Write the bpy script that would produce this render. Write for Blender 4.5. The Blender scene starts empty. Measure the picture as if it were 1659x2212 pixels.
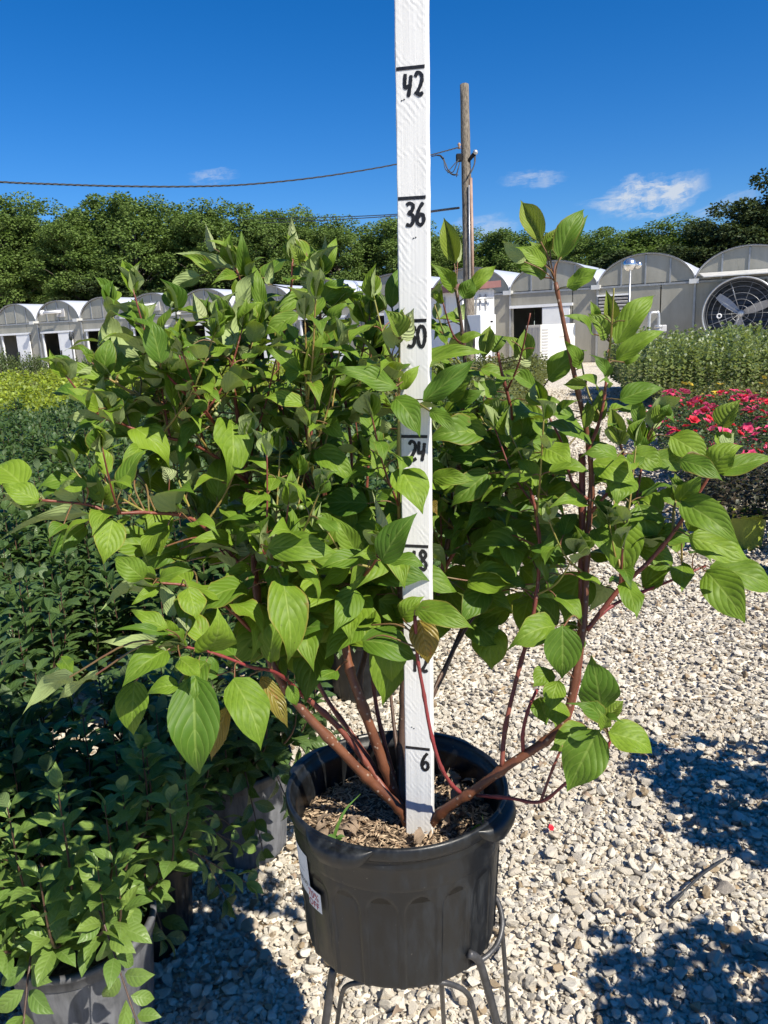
import bpy, bmesh, math, random
import numpy as np
from mathutils import Vector, Matrix

scene = bpy.context.scene
COL = scene.collection
rad = math.radians

# ------------------------------------------------------------------ camera
PITCH, ROLL, CAMZ = rad(13.3), rad(2.5), 1.45
FPX, CX, CY = 1661.0, 829.5, 1106.0          # focal length and centre on a 1659 x 2212 frame
CAM = Vector((0, 0, CAMZ))
FW = Vector((0, math.cos(PITCH), -math.sin(PITCH)))
_U = Vector((0, math.sin(PITCH), math.cos(PITCH)))
RT = Vector((1, 0, 0)) * math.cos(ROLL) - _U * math.sin(ROLL)
UP = _U * math.cos(ROLL) + Vector((1, 0, 0)) * math.sin(ROLL)
cam_data = bpy.data.cameras.new('camera')
cam = bpy.data.objects.new('camera', cam_data)
COL.objects.link(cam)
cam.matrix_world = Matrix(((RT.x, UP.x, -FW.x, CAM.x), (RT.y, UP.y, -FW.y, CAM.y), (RT.z, UP.z, -FW.z, CAM.z), (0, 0, 0, 1)))
cam_data.sensor_fit = 'VERTICAL'
cam_data.sensor_height = 36.0
cam_data.lens = 36.0 * FPX / 2212.0
cam_data.clip_start = 0.02
cam_data.clip_end = 3000
scene.camera = cam

# ------------------------------------------------------------------ sun, sky, exposure
SUN_AZ, SUN_EL = rad(47), rad(47)            # azimuth: to the right of straight behind the camera
S2 = Vector((math.sin(SUN_AZ) * math.cos(SUN_EL), -math.cos(SUN_AZ) * math.cos(SUN_EL), math.sin(SUN_EL)))
sun_data = bpy.data.lights.new('sun', 'SUN')
sun_data.energy = 5.0
sun_data.angle = rad(0.5)
sun_data.color = (1.0, 0.93, 0.80)
sun = bpy.data.objects.new('sun', sun_data)
COL.objects.link(sun)
sun.rotation_euler = (-S2).to_track_quat('-Z', 'Y').to_euler()
sun.location = S2 * 50

scene.view_settings.view_transform = 'Standard'
scene.view_settings.look = 'None'
scene.view_settings.exposure = 0.72
scene.view_settings.gamma = 1.0
scene.cycles.max_bounces = 5
scene.cycles.diffuse_bounces = 3
scene.cycles.glossy_bounces = 2
scene.cycles.transmission_bounces = 3

# ------------------------------------------------------------------ node helper
class NT:
    def __init__(s, tree):
        s.t = tree; s.n = tree.nodes; s.l = tree.links
    def new(s, typ, **kw):
        n = s.n.new(typ)
        for k, v in kw.items():
            setattr(n, k, v)
        return n
    def put(s, sock, val):
        if isinstance(val, bpy.types.NodeSocket):
            s.l.new(val, sock)
        elif val is not None:
            try:
                sock.default_value = val
            except Exception:
                sock.default_value = tuple(val) + (1.0,)
    def m(s, op, a, b=None, c=None, clamp=False):
        n = s.new('ShaderNodeMath', operation=op, use_clamp=clamp)
        s.put(n.inputs[0], a)
        if b is not None: s.put(n.inputs[1], b)
        if c is not None: s.put(n.inputs[2], c)
        return n.outputs[0]
    def vm(s, op, a, b=None):
        n = s.new('ShaderNodeVectorMath', operation=op)
        s.put(n.inputs[0], a)
        if b is not None:
            if op == 'SCALE': s.put(n.inputs['Scale'], b)
            else: s.put(n.inputs[1], b)
        return n.outputs['Value'] if op in ('DOT_PRODUCT', 'LENGTH') else n.outputs['Vector']
    def mix(s, f, a, b, blend='MIX'):
        n = s.new('ShaderNodeMix', data_type='RGBA', blend_type=blend)
        s.put(n.inputs[0], f)
        for i, v in ((6, a), (7, b)):
            if not isinstance(v, bpy.types.NodeSocket): v = tuple(v)[:3] + (1.0,)
            s.put(n.inputs[i], v)
        return n.outputs[2]
    def smooth(s, v, lo, hi, to0=0.0, to1=1.0):
        n = s.new('ShaderNodeMapRange', interpolation_type='SMOOTHSTEP')
        s.put(n.inputs[0], v); s.put(n.inputs[1], lo); s.put(n.inputs[2], hi)
        s.put(n.inputs[3], to0); s.put(n.inputs[4], to1)
        return n.outputs[0]
    def noise(s, vec=None, scale=5.0, detail=3.0, rough=0.55):
        n = s.new('ShaderNodeTexNoise')
        if vec is not None: s.put(n.inputs['Vector'], vec)
        s.put(n.inputs['Scale'], scale); s.put(n.inputs['Detail'], detail); s.put(n.inputs['Roughness'], rough)
        return n.outputs[0]
    def voro(s, vec=None, scale=5.0, feature='F1', out=0):
        n = s.new('ShaderNodeTexVoronoi', feature=feature)
        if vec is not None: s.put(n.inputs['Vector'], vec)
        s.put(n.inputs['Scale'], scale)
        return n.outputs[out]
    def mapping(s, vec, scale=(1, 1, 1), loc=(0, 0, 0), rot=(0, 0, 0)):
        n = s.new('ShaderNodeMapping')
        s.put(n.inputs[0], vec); n.inputs['Scale'].default_value = scale
        n.inputs['Location'].default_value = loc; n.inputs['Rotation'].default_value = rot
        return n.outputs[0]
    def coord(s, name='Object'):
        return s.new('ShaderNodeTexCoord').outputs[name]
    def bump(s, h, strength=0.4, dist=0.01):
        n = s.new('ShaderNodeBump')
        s.put(n.inputs['Height'], h); n.inputs['Strength'].default_value = strength
        n.inputs['Distance'].default_value = dist
        return n.outputs[0]

# world: Nishita sky with a few thin clouds low over the trees
world = bpy.data.worlds.new('World')
scene.world = world
world.use_nodes = True
w = NT(world.node_tree)
w.n.clear()
sky = w.new('ShaderNodeTexSky', sky_type='NISHITA')
sky.sun_disc = False
sky.sun_elevation = SUN_EL
sky.sun_rotation = math.atan2(S2.x, S2.y)
sky.altitude = 200
sky.air_density = 1.0
sky.dust_density = 0.0
sky.ozone_density = 1.6
hs = w.new('ShaderNodeHueSaturation')
hs.inputs['Saturation'].default_value = 1.22
hs.inputs['Value'].default_value = 1.10
tint = w.mix(1.0, sky.outputs[0], (0.70, 0.90, 1.26), 'MULTIPLY')
w.l.new(tint, hs.inputs['Color'])
direc = w.coord('Generated')
cloud = None
def cloud_patch(px, py, hw, hh, tilt, gain, seed):
    """a wisp of cirrus in a given direction of the sky (angles in radians)"""
    d = (FW + RT * ((px - CX) / FPX) - UP * ((py - CY) / FPX)).normalized()
    r = d.cross(Vector((0, 0, 1))).normalized(); u = r.cross(d)
    r2 = r * math.cos(tilt) + u * math.sin(tilt); u2 = u * math.cos(tilt) - r * math.sin(tilt)
    rel = w.vm('SUBTRACT', direc, tuple(d))
    a = w.m('DIVIDE', w.vm('DOT_PRODUCT', rel, tuple(r2)), hw)
    b = w.m('DIVIDE', w.vm('DOT_PRODUCT', rel, tuple(u2)), hh)
    cmb = w.new('ShaderNodeCombineXYZ')
    w.put(cmb.inputs[0], a); w.put(cmb.inputs[1], b); cmb.inputs[2].default_value = seed
    n1 = w.noise(cmb.outputs[0], 1.1, 5, 0.6)
    warp = w.m('MULTIPLY', w.m('SUBTRACT', n1, 0.5), 2.4)
    b2 = w.m('ADD', b, warp)
    e = w.m('ADD', w.m('MULTIPLY', a, a), w.m('MULTIPLY', b2, b2))
    dd = w.smooth(e, 1.25, 0.0)
    cm2 = w.new('ShaderNodeCombineXYZ')
    w.put(cm2.inputs[0], a); w.put(cm2.inputs[1], w.m('MULTIPLY', b2, 1.0)); cm2.inputs[2].default_value = seed + 7
    n2 = w.smooth(w.noise(cm2.outputs[0], 1.7, 6, 0.65), 0.3, 0.75)
    front = w.m('GREATER_THAN', w.vm('DOT_PRODUCT', direc, tuple(d)), 0.0)
    return w.m('MULTIPLY', w.m('MULTIPLY', w.m('MULTIPLY', dd, n2), gain), front)
for args in ((1150, 384, 0.040, 0.011, 0.0, 0.5, 3.0), (1410, 425, 0.058, 0.024, 0.15, 1.5, 11.0),
             (1350, 432, 0.055, 0.010, 0.05, 0.6, 17.0), (1560, 447, 0.045, 0.010, 0.3, 0.4, 23.0),
             (460, 380, 0.030, 0.009, 0.1, 0.45, 31.0), (1045, 492, 0.045, 0.014, 0.0, 0.55, 41.0),
             ):
    c = cloud_patch(*args)
    cloud = c if cloud is None else w.m('ADD', cloud, c, clamp=True)
skyc = w.mix(w.m('MINIMUM', cloud, 0.85), hs.outputs[0], (7.6, 8.2, 9.0))
bg = w.new('ShaderNodeBackground')
w.l.new(skyc, bg.inputs[0])
bg.inputs[1].default_value = 0.055
wo = w.new('ShaderNodeOutputWorld')
w.l.new(bg.outputs[0], wo.inputs[0])

# ------------------------------------------------------------------ placing helpers
def P(x, y, z):
    """point seen at frame position (x, y) at distance z along the lens axis"""
    return CAM + (FW + RT * ((x - CX) / FPX) - UP * ((y - CY) / FPX)) * z
def G(x, y, h=0.0):
    d = FW + RT * ((x - CX) / FPX) - UP * ((y - CY) / FPX)
    return CAM + d * ((h - CAMZ) / d.z)

# ------------------------------------------------------------------ object helpers
def tag(o, label=None, cat=None, group=None, kind=None):
    if label: o['label'] = label
    if cat: o['category'] = cat
    if group: o['group'] = group
    if kind: o['kind'] = kind
    return o
def empty(name, loc=(0, 0, 0), label=None, cat=None, group=None, rot=None):
    o = bpy.data.objects.new(name, None)
    o.empty_display_size = 0.1
    COL.objects.link(o)
    o.location = loc
    if rot is not None:
        o.rotation_mode = 'QUATERNION'; o.rotation_quaternion = rot
    return tag(o, label, cat, group)
def link(name, me, parent=None, loc=None, mat=None):
    o = bpy.data.objects.new(name, me)
    COL.objects.link(o)
    if parent: o.parent = parent
    if loc is not None: o.location = loc
    if mat is not None and not me.materials: me.materials.append(mat)
    return o
def mesh_np(name, v, f, mats=(), mi=None, uv=None, smooth=False):
    """v (n,3); f (m,k) all faces of one size, or a list of index tuples"""
    me = bpy.data.meshes.new(name)
    if isinstance(f, np.ndarray):
        m, k = f.shape
        me.vertices.add(len(v)); me.loops.add(m * k); me.polygons.add(m)
        me.vertices.foreach_set('co', np.asarray(v, dtype=np.float32).ravel())
        me.loops.foreach_set('vertex_index', f.astype(np.int32).ravel())
        me.polygons.foreach_set('loop_start', np.arange(0, m * k, k, dtype=np.int32))
        me.polygons.foreach_set('loop_total', np.full(m, k, dtype=np.int32))
        if uv is not None:
            ul = me.uv_layers.new(name='UVMap')
            ul.data.foreach_set('uv', np.asarray(uv, dtype=np.float32)[f.ravel()].ravel())
    else:
        me.from_pydata([tuple(p) for p in v], [], f)
    for mt in mats: me.materials.append(mt)
    if mi is not None: me.polygons.foreach_set('material_index', np.asarray(mi, dtype=np.int32))
    if smooth: me.polygons.foreach_set('use_smooth', np.ones(len(me.polygons), dtype=bool))
    me.update(calc_edges=True)
    me.validate()
    return me

class MB:
    """collects shapes into one mesh"""
    def __init__(s): s.v = []; s.f = []; s.sm = []
    def add(s, v, f, smooth=False):
        o = len(s.v); s.v += [tuple(p) for p in v]
        s.f += [tuple(i + o for i in q) for q in f]; s.sm += [smooth] * len(f)
        return s
    def box(s, c, size, M=None, bev=0.0):
        x, y, z = [k / 2 for k in size]; c = Vector(c)
        if bev <= 0:
            vs = [Vector((i * x, j * y, k * z)) for i in (-1, 1) for j in (-1, 1) for k in (-1, 1)]
            fs = [(0, 1, 3, 2), (4, 6, 7, 5), (0, 4, 5, 1), (2, 3, 7, 6), (0, 2, 6, 4), (1, 5, 7, 3)]
        else:
            bm = bmesh.new(); bmesh.ops.create_cube(bm, size=1.0)
            for q in bm.verts: q.co = Vector((q.co.x * 2 * x, q.co.y * 2 * y, q.co.z * 2 * z))
            bmesh.ops.bevel(bm, geom=bm.edges[:], offset=bev, segments=2, profile=0.5, affect='EDGES')
            bm.verts.index_update()
            vs = [q.co.copy() for q in bm.verts]; fs = [tuple(q.index for q in g.verts) for g in bm.faces]
            bm.free()
        if M is not None: vs = [M @ q for q in vs]
        return s.add([q + c for q in vs], fs)
    def bar(s, a, b, wd, th, up=(0, 0, 1)):
        a, b = Vector(a), Vector(b); y = (b - a); L = y.length; y.normalize()
        x = y.cross(Vector(up)); x.normalize(); z = x.cross(y)
        M = Matrix((x, y, z)).transposed()
        return s.box((a + b) / 2, (wd, L, th), M)
    def tube(s, pts, r, n=8, cap=True, smooth=True):
        pts = [Vector(p) for p in pts]; m = len(pts)
        if not hasattr(r, '__len__'): r = [r] * m
        vs = []; fs = []
        t0 = (pts[1] - pts[0]).normalized()
        x = t0.orthogonal().normalized()
        for i, p in enumerate(pts):
            t = (pts[min(i + 1, m - 1)] - pts[max(i - 1, 0)]).normalized()
            x = (x - t * x.dot(t)); x = x.normalized() if x.length > 1e-6 else t.orthogonal().normalized()
            y = t.cross(x)
            for k in range(n):
                a = 2 * math.pi * k / n
                vs.append(p + (x * math.cos(a) + y * math.sin(a)) * r[i])
        for i in range(m - 1):
            for k in range(n):
                fs.append((i * n + k, i * n + (k + 1) % n, (i + 1) * n + (k + 1) % n, (i + 1) * n + k))
        if cap:
            fs.append(tuple(range(n))[::-1]); fs.append(tuple((m - 1) * n + k for k in range(n)))
        return s.add(vs, fs, smooth)
    def lathe(s, prof, n=48, c=(0, 0, 0), close=False, smooth=True, M=None):
        c = Vector(c); vs = []; fs = []; m = len(prof)
        for (r, z) in prof:
            for k in range(n):
                a = 2 * math.pi * k / n
                q = Vector((r * math.cos(a), r * math.sin(a), z))
                vs.append((M @ q if M is not None else q) + c)
        for i in range(m - 1 + (1 if close else 0)):
            j = (i + 1) % m
            for k in range(n):
                fs.append((i * n + k, i * n + (k + 1) % n, j * n + (k + 1) % n, j * n + k))
        if not close:
            if prof[0][0] > 1e-4: fs.append(tuple(range(n))[::-1])
            if prof[-1][0] > 1e-4: fs.append(tuple((m - 1) * n + k for k in range(n)))
        return s.add(vs, fs, smooth)
    def prism(s, poly, a, b):
        """polygon given as 3-D points, extruded by the vector b - a"""
        d = Vector(b) - Vector(a); n = len(poly)
        vs = [Vector(p) for p in poly] + [Vector(p) + d for p in poly]
        fs = [tuple(range(n))[::-1], tuple(range(n, 2 * n))]
        fs += [(i, (i + 1) % n, n + (i + 1) % n, n + i) for i in range(n)]
        return s.add(vs, fs)
    def mesh(s, name, mat=None):
        me = bpy.data.meshes.new(name)
        me.from_pydata([tuple(p) for p in s.v], [], s.f)
        if any(s.sm): me.polygons.foreach_set('use_smooth', s.sm)
        if mat: me.materials.append(mat)
        bm = bmesh.new(); bm.from_mesh(me); bmesh.ops.recalc_face_normals(bm, faces=bm.faces); bm.to_mesh(me); bm.free()
        me.update()
        return me
    def build(s, name, mat, parent=None, loc=None):
        return link(name, s.mesh(name, mat), parent, loc)

def spline(pts, sub=6):
    """Catmull-Rom through 3-D points (any dimension)"""
    A = np.array([tuple(p) for p in pts], dtype=float)
    if len(A) < 3: return [A[0] + (A[-1] - A[0]) * t for t in np.linspace(0, 1, sub + 1)]
    E = np.vstack([2 * A[0] - A[1], A, 2 * A[-1] - A[-2]]); out = []
    for i in range(1, len(E) - 2):
        p0, p1, p2, p3 = E[i - 1:i + 3]
        for k in range(sub):
            t = k / sub
            out.append(0.5 * ((2 * p1) + (-p0 + p2) * t + (2 * p0 - 5 * p1 + 4 * p2 - p3) * t * t + (-p0 + 3 * p1 - 3 * p2 + p3) * t ** 3))
    out.append(A[-1])
    return out

# ------------------------------------------------------------------ materials
def pmat(name, build):
    m = bpy.data.materials.new(name); m.use_nodes = True
    t = NT(m.node_tree); t.n.clear()
    out = t.new('ShaderNodeOutputMaterial')
    t.l.new(build(t), out.inputs[0])
    return m
def bsdf(t, col, rough=0.6, spec=0.5, normal=None, metal=0.0):
    b = t.new('ShaderNodeBsdfPrincipled')
    if not isinstance(col, bpy.types.NodeSocket): col = tuple(col)[:3] + (1.0,)
    t.put(b.inputs['Base Color'], col); t.put(b.inputs['Roughness'], rough)
    b.inputs['Specular IOR Level'].default_value = spec; t.put(b.inputs['Metallic'], metal)
    if normal is not None: t.l.new(normal, b.inputs['Normal'])
    return b.outputs[0]
def simple(name, col, rough=0.6, spec=0.4, var=0.12, scale=8.0, bump=0.0, metal=0.0, stretch=(1, 1, 1), dirt=None, coord='Object'):
    def f(t):
        v = t.mapping(t.coord(coord), scale=stretch)
        n = t.noise(v, scale, 5, 0.6)
        k = t.smooth(n, 0.25, 0.75)
        lo = tuple(c * (1 - var) for c in col); hi = tuple(min(1, c * (1 + var)) for c in col)
        c = t.mix(k, lo, hi)
        if dirt:
            n2 = t.smooth(t.noise(v, scale * 0.35, 6, 0.7), 0.52, 0.72)
            c = t.mix(t.m('MULTIPLY', n2, dirt[1]), c, dirt[0])
        nm = t.bump(t.noise(v, scale * 3, 4), bump, 0.004) if bump else None
        return bsdf(t, c, t.m('ADD', rough - 0.06, t.m('MULTIPLY', n, 0.12)), spec, nm, metal)
    return pmat(name, f)

def leaf_mat(name, a, b, under, vein, veins=8.0, curve=2.8, transl=0.28, gloss=0.42, trans_col=None, bumpk=0.5, spot=None, edge=0.0, vk=0.55, spec=0.42):
    def f(t):
        uvn = t.new('ShaderNodeUVMap')
        sp = t.new('ShaderNodeSeparateXYZ'); t.l.new(uvn.outputs[0], sp.inputs[0])
        u, v = sp.outputs[1], sp.outputs[0]
        av = t.m('ABSOLUTE', t.m('SUBTRACT', t.m('MULTIPLY', v, 2.0), 1.0))
        ww = t.m('SUBTRACT', t.m('MULTIPLY', u, veins), t.m('MULTIPLY', t.m('POWER', av, 1.25), curve))
        d = t.m('MULTIPLY', t.m('ABSOLUTE', t.m('SUBTRACT', t.m('FRACT', ww), 0.5)), 2.0)
        vn = t.m('MULTIPLY', t.smooth(d, 0.80, 1.0), t.smooth(u, 0.93, 0.80))
        mid = t.smooth(av, 0.085, 0.02)
        vmask = t.m('MAXIMUM', t.m('MULTIPLY', vn, 0.7), mid)
        oi = t.new('ShaderNodeObjectInfo'); geo = t.new('ShaderNodeNewGeometry')
        rnd = t.m('FRACT', t.m('ADD', oi.outputs['Random'], geo.outputs['Random Per Island']))
        rn2 = t.m('FRACT', t.m('MULTIPLY', rnd, 7.31))
        base = t.mix(rnd, a, b)
        nz = t.noise(t.coord('Object'), 14.0, 4)
        base = t.mix(t.m('MULTIPLY', t.smooth(nz, 0.35, 0.7), 0.35), base, tuple(c * 0.72 for c in a))
        base = t.mix(t.m('MULTIPLY', vmask, vk), base, vein)
        if spot:
            sn = t.noise(t.vm('ADD', t.coord('UV'), t.vm('SCALE', (13.1, 7.7, 3.3), rnd)), 3.2, 5, 0.65)
            amt = t.m('MULTIPLY', t.smooth(sn, 0.60, 0.72), t.smooth(rn2, spot[1], 1.0))
            base = t.mix(amt, base, spot[0])
        if spot:
            dots = t.smooth(t.voro(t.vm('ADD', t.coord('UV'), t.vm('SCALE', (5.1, 9.7, 0.0), rnd)), 5.0), 0.075, 0.045)
            base = t.mix(t.m('MULTIPLY', dots, t.smooth(rn2, 0.3, 0.6)), base, (0.035, 0.022, 0.012))
        if edge:
            e2 = t.m('MULTIPLY', t.smooth(av, 0.86, 1.0), t.smooth(rn2, 0.4, 0.9))
            base = t.mix(t.m('MULTIPLY', e2, edge), base, (0.30, 0.12, 0.05))
        un = t.mix(t.m('MULTIPLY', vmask, 0.35), under, tuple(min(1, c * 1.35) for c in under))
        col = t.mix(geo.outputs['Backfacing'], base, un)
        h = t.m('MULTIPLY', t.m('POWER', d, 2.2), -1.0)
        h = t.m('ADD', h, t.m('MULTIPLY', mid, -0.8))
        nm = t.bump(h, bumpk, 0.004)
        ro = t.m('ADD', gloss, t.m('MULTIPLY', geo.outputs['Backfacing'], 0.25))
        p = bsdf(t, col, ro, spec, nm)
        tr = t.new('ShaderNodeBsdfTranslucent')
        t.put(tr.inputs[0], tuple(trans_col or (a[0] * 2.6, a[1] * 2.1, a[2] * 0.8)) + (1.0,))
        mx = t.new('ShaderNodeMixShader'); mx.inputs[0].default_value = transl
        t.l.new(p, mx.inputs[1]); t.l.new(tr.outputs[0], mx.inputs[2])
        return mx.outputs[0]
    return pmat(name, f)

M = {}
M['dogwood_leaf'] = leaf_mat('dogwood_leaf', (0.056, 0.122, 0.012), (0.152, 0.236, 0.019), (0.26, 0.33, 0.13), (0.30, 0.38, 0.09),
                             veins=6.0, curve=3.0, transl=0.13, gloss=0.52, spec=0.22, spot=((0.16, 0.05, 0.03), 0.72), edge=0.35, bumpk=0.24, vk=0.28,
                             trans_col=(0.30, 0.44, 0.01))
M['dogwood_young'] = leaf_mat('dogwood_young', (0.120, 0.200, 0.022), (0.180, 0.230, 0.035), (0.31, 0.36, 0.17), (0.30, 0.33, 0.14),
                              veins=7.0, curve=3.0, transl=0.18, gloss=0.5, bumpk=0.5, vk=0.3, edge=0.3, spec=0.22, trans_col=(0.28, 0.36, 0.04))
M['dogwood_red'] = leaf_mat('dogwood_red', (0.24, 0.17, 0.03), (0.16, 0.20, 0.03), (0.30, 0.26, 0.14), (0.35, 0.30, 0.10), veins=7.0, curve=3.2,
                            transl=0.3, spot=((0.30, 0.035, 0.03), -0.6), edge=0.9, trans_col=(0.5, 0.30, 0.03))
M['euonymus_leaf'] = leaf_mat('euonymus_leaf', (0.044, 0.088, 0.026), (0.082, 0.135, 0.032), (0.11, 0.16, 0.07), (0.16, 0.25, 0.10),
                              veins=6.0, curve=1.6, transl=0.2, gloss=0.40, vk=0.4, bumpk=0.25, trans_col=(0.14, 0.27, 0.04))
M['euonymus_sunlit_tint'] = leaf_mat('euonymus_sunlit_tint', (0.105, 0.185, 0.036), (0.170, 0.255, 0.050), (0.16, 0.23, 0.09), (0.22, 0.30, 0.11),  # euonymus leaf with sunlight painted into its colour, for the corner shrub
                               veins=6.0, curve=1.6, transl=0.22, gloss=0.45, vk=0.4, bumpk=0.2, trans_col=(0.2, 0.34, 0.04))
M['lime_leaf'] = leaf_mat('lime_leaf', (0.24, 0.33, 0.025), (0.35, 0.43, 0.045), (0.24, 0.30, 0.08), (0.3, 0.36, 0.1), transl=0.3, vk=0.2,
                          bumpk=0.2, trans_col=(0.45, 0.5, 0.05))
M['dull_leaf'] = leaf_mat('dull_leaf', (0.10, 0.13, 0.04), (0.16, 0.17, 0.05), (0.15, 0.17, 0.07), (0.18, 0.2, 0.08), transl=0.2, vk=0.2, bumpk=0.2)
M['needle_leaf'] = leaf_mat('needle_leaf', (0.06, 0.10, 0.03), (0.12, 0.15, 0.04), (0.09, 0.12, 0.04), (0.1, 0.14, 0.05), transl=0.1, vk=0.1, bumpk=0.1)
M['pale_leaf'] = leaf_mat('pale_leaf', (0.12, 0.18, 0.05), (0.22, 0.27, 0.10), (0.42, 0.46, 0.32), (0.2, 0.26, 0.1), transl=0.25, vk=0.2, bumpk=0.2)
M['rose_leaf'] = leaf_mat('rose_leaf', (0.045, 0.085, 0.028), (0.09, 0.13, 0.04), (0.10, 0.14, 0.06), (0.1, 0.15, 0.06), transl=0.2, vk=0.2, bumpk=0.2)
M['rose_dark_leaf'] = leaf_mat('rose_dark_leaf', (0.030, 0.045, 0.024), (0.075, 0.050, 0.030), (0.08, 0.08, 0.05), (0.1, 0.1, 0.06), transl=0.15, vk=0.2, bumpk=0.2)
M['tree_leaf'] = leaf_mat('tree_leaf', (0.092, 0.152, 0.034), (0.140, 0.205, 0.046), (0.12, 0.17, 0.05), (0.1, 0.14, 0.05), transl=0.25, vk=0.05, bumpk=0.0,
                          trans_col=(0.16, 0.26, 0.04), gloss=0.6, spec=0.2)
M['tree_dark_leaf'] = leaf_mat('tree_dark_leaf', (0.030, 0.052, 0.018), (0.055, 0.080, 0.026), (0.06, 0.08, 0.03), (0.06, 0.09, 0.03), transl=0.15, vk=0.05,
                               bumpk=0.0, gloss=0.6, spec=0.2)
M['weed_leaf'] = leaf_mat('weed_leaf', (0.10, 0.22, 0.04), (0.14, 0.26, 0.05), (0.2, 0.3, 0.1), (0.2, 0.3, 0.1), transl=0.3, vk=0.3)
def petal(name, a, b):
    def f(t):
        oi = t.new('ShaderNodeObjectInfo'); geo = t.new('ShaderNodeNewGeometry')
        rnd = t.m('FRACT', t.m('ADD', oi.outputs['Random'], geo.outputs['Random Per Island']))
        p = bsdf(t, t.mix(rnd, a, b), 0.6, 0.25)
        tr = t.new('ShaderNodeBsdfTranslucent'); t.put(tr.inputs[0], tuple(b) + (1.0,))
        mx = t.new('ShaderNodeMixShader'); mx.inputs[0].default_value = 0.3
        t.l.new(p, mx.inputs[1]); t.l.new(tr.outputs[0], mx.inputs[2])
        return mx.outputs[0]
    return pmat(name, f)
M['petal_red'] = petal('petal_red', (0.55, 0.02, 0.04), (0.74, 0.05, 0.08))
M['petal_pink'] = petal('petal_pink', (0.72, 0.05, 0.15), (0.80, 0.14, 0.28))
M['petal_yellow'] = petal('petal_yellow', (0.75, 0.55, 0.06), (0.8, 0.62, 0.1))

def bark(name, a, b, speck, spk=0.6, scale=90.0):
    def f(t):
        v = t.coord('Object')
        n = t.noise(v, 18.0, 5, 0.6)
        c = t.mix(t.smooth(n, 0.3, 0.7), a, b)
        s = t.smooth(t.voro(v, scale), 0.24, 0.12)
        c = t.mix(t.m('MULTIPLY', s, spk), c, speck)
        return bsdf(t, c, 0.45, 0.4, t.bump(t.m('ADD', t.noise(v, 120.0, 4), s), 0.35, 0.002))
    return pmat(name, f)
M['bark_brown'] = bark('bark_brown', (0.095, 0.034, 0.018), (0.160, 0.060, 0.028), (0.36, 0.28, 0.22))
M['bark_red'] = bark('bark_red', (0.14, 0.038, 0.028), (0.20, 0.060, 0.036), (0.34, 0.24, 0.18), 0.35)
M['bark_dark'] = bark('bark_dark', (0.050, 0.030, 0.022), (0.10, 0.055, 0.036), (0.25, 0.2, 0.16), 0.3)
M['shoot_green'] = bark('shoot_green', (0.20, 0.22, 0.05), (0.26, 0.17, 0.05), (0.3, 0.3, 0.15), 0.15)
M['petiole'] = bark('petiole', (0.17, 0.055, 0.035), (0.15, 0.14, 0.045), (0.3, 0.2, 0.1), 0.1)
M['petiole_red'] = bark('petiole_red', (0.22, 0.030, 0.035), (0.17, 0.035, 0.030), (0.3, 0.2, 0.1), 0.1)
M['trunk'] = bark('trunk', (0.10, 0.085, 0.065), (0.18, 0.15, 0.12), (0.2, 0.18, 0.15), 0.2, 6.0)

def pot_black(t):
    v = t.coord('Object')
    vs = t.mapping(v, scale=(22, 22, 6.0))
    st = t.noise(vs, 3.0, 5, 0.65)
    bl = t.noise(v, 16.0, 6, 0.7)
    dust = t.m('MULTIPLY', t.smooth(st, 0.38, 0.72), t.smooth(bl, 0.30, 0.62))
    c = t.mix(t.m('MULTIPLY', dust, 0.8), (0.0055, 0.0060, 0.0068), (0.020, 0.024, 0.029))
    sp = t.smooth(t.noise(v, 140.0, 2), 0.72, 0.80)
    c = t.mix(t.m('MULTIPLY', sp, 0.4), c, (0.22, 0.21, 0.19))
    ro = t.m('ADD', 0.34, t.m('MULTIPLY', dust, 0.3))
    return bsdf(t, c, ro, 0.45, t.bump(t.noise(v, 220.0, 3), 0.12, 0.001))
M['pot_black'] = pmat('pot_black', pot_black)
def pot_dusty(t):
    v = t.coord('Object')
    st = t.noise(t.mapping(v, scale=(14, 14, 1.6)), 3.0, 5, 0.65)
    bl = t.noise(v, 9.0, 6, 0.7)
    dust = t.m('MULTIPLY', t.smooth(st, 0.15, 0.7), t.smooth(bl, 0.2, 0.65))
    c = t.mix(dust, (0.05, 0.052, 0.057), (0.17, 0.175, 0.19))
    return bsdf(t, c, 0.6, 0.35, t.bump(t.noise(v, 150.0, 3), 0.1, 0.001))
M['pot_dusty'] = pmat('pot_dusty', pot_dusty)
M['pot_lime'] = simple('pot_lime', (0.30, 0.36, 0.05), 0.45, 0.4, 0.15, 14, 0.05, dirt=((0.2, 0.2, 0.12), 0.5))
M['pot_white'] = simple('pot_white', (0.72, 0.73, 0.74), 0.5, 0.4, 0.08, 12, 0.05, dirt=((0.4, 0.37, 0.3), 0.5))
M['pot_inside'] = simple('pot_inside', (0.02, 0.02, 0.02), 0.6, 0.3, 0.2, 20)
def soil(t):
    v = t.coord('Object')
    n = t.noise(v, 60.0, 6, 0.7)
    c = t.mix(t.smooth(n, 0.35, 0.65), (0.045, 0.032, 0.022), (0.20, 0.145, 0.10))
    return bsdf(t, c, 0.9, 0.2, t.bump(n, 0.9, 0.01))
M['soil'] = pmat('soil', soil)
def chips(t):
    geo = t.new('ShaderNodeNewGeometry')
    c = t.mix(geo.outputs['Random Per Island'], (0.20, 0.13, 0.08), (0.50, 0.39, 0.27))
    return bsdf(t, c, 0.8, 0.25)
M['chips'] = pmat('chips', chips)
M['dead_leaf'] = simple('dead_leaf', (0.24, 0.18, 0.13), 0.8, 0.2, 0.35, 30, 0.3)

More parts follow.
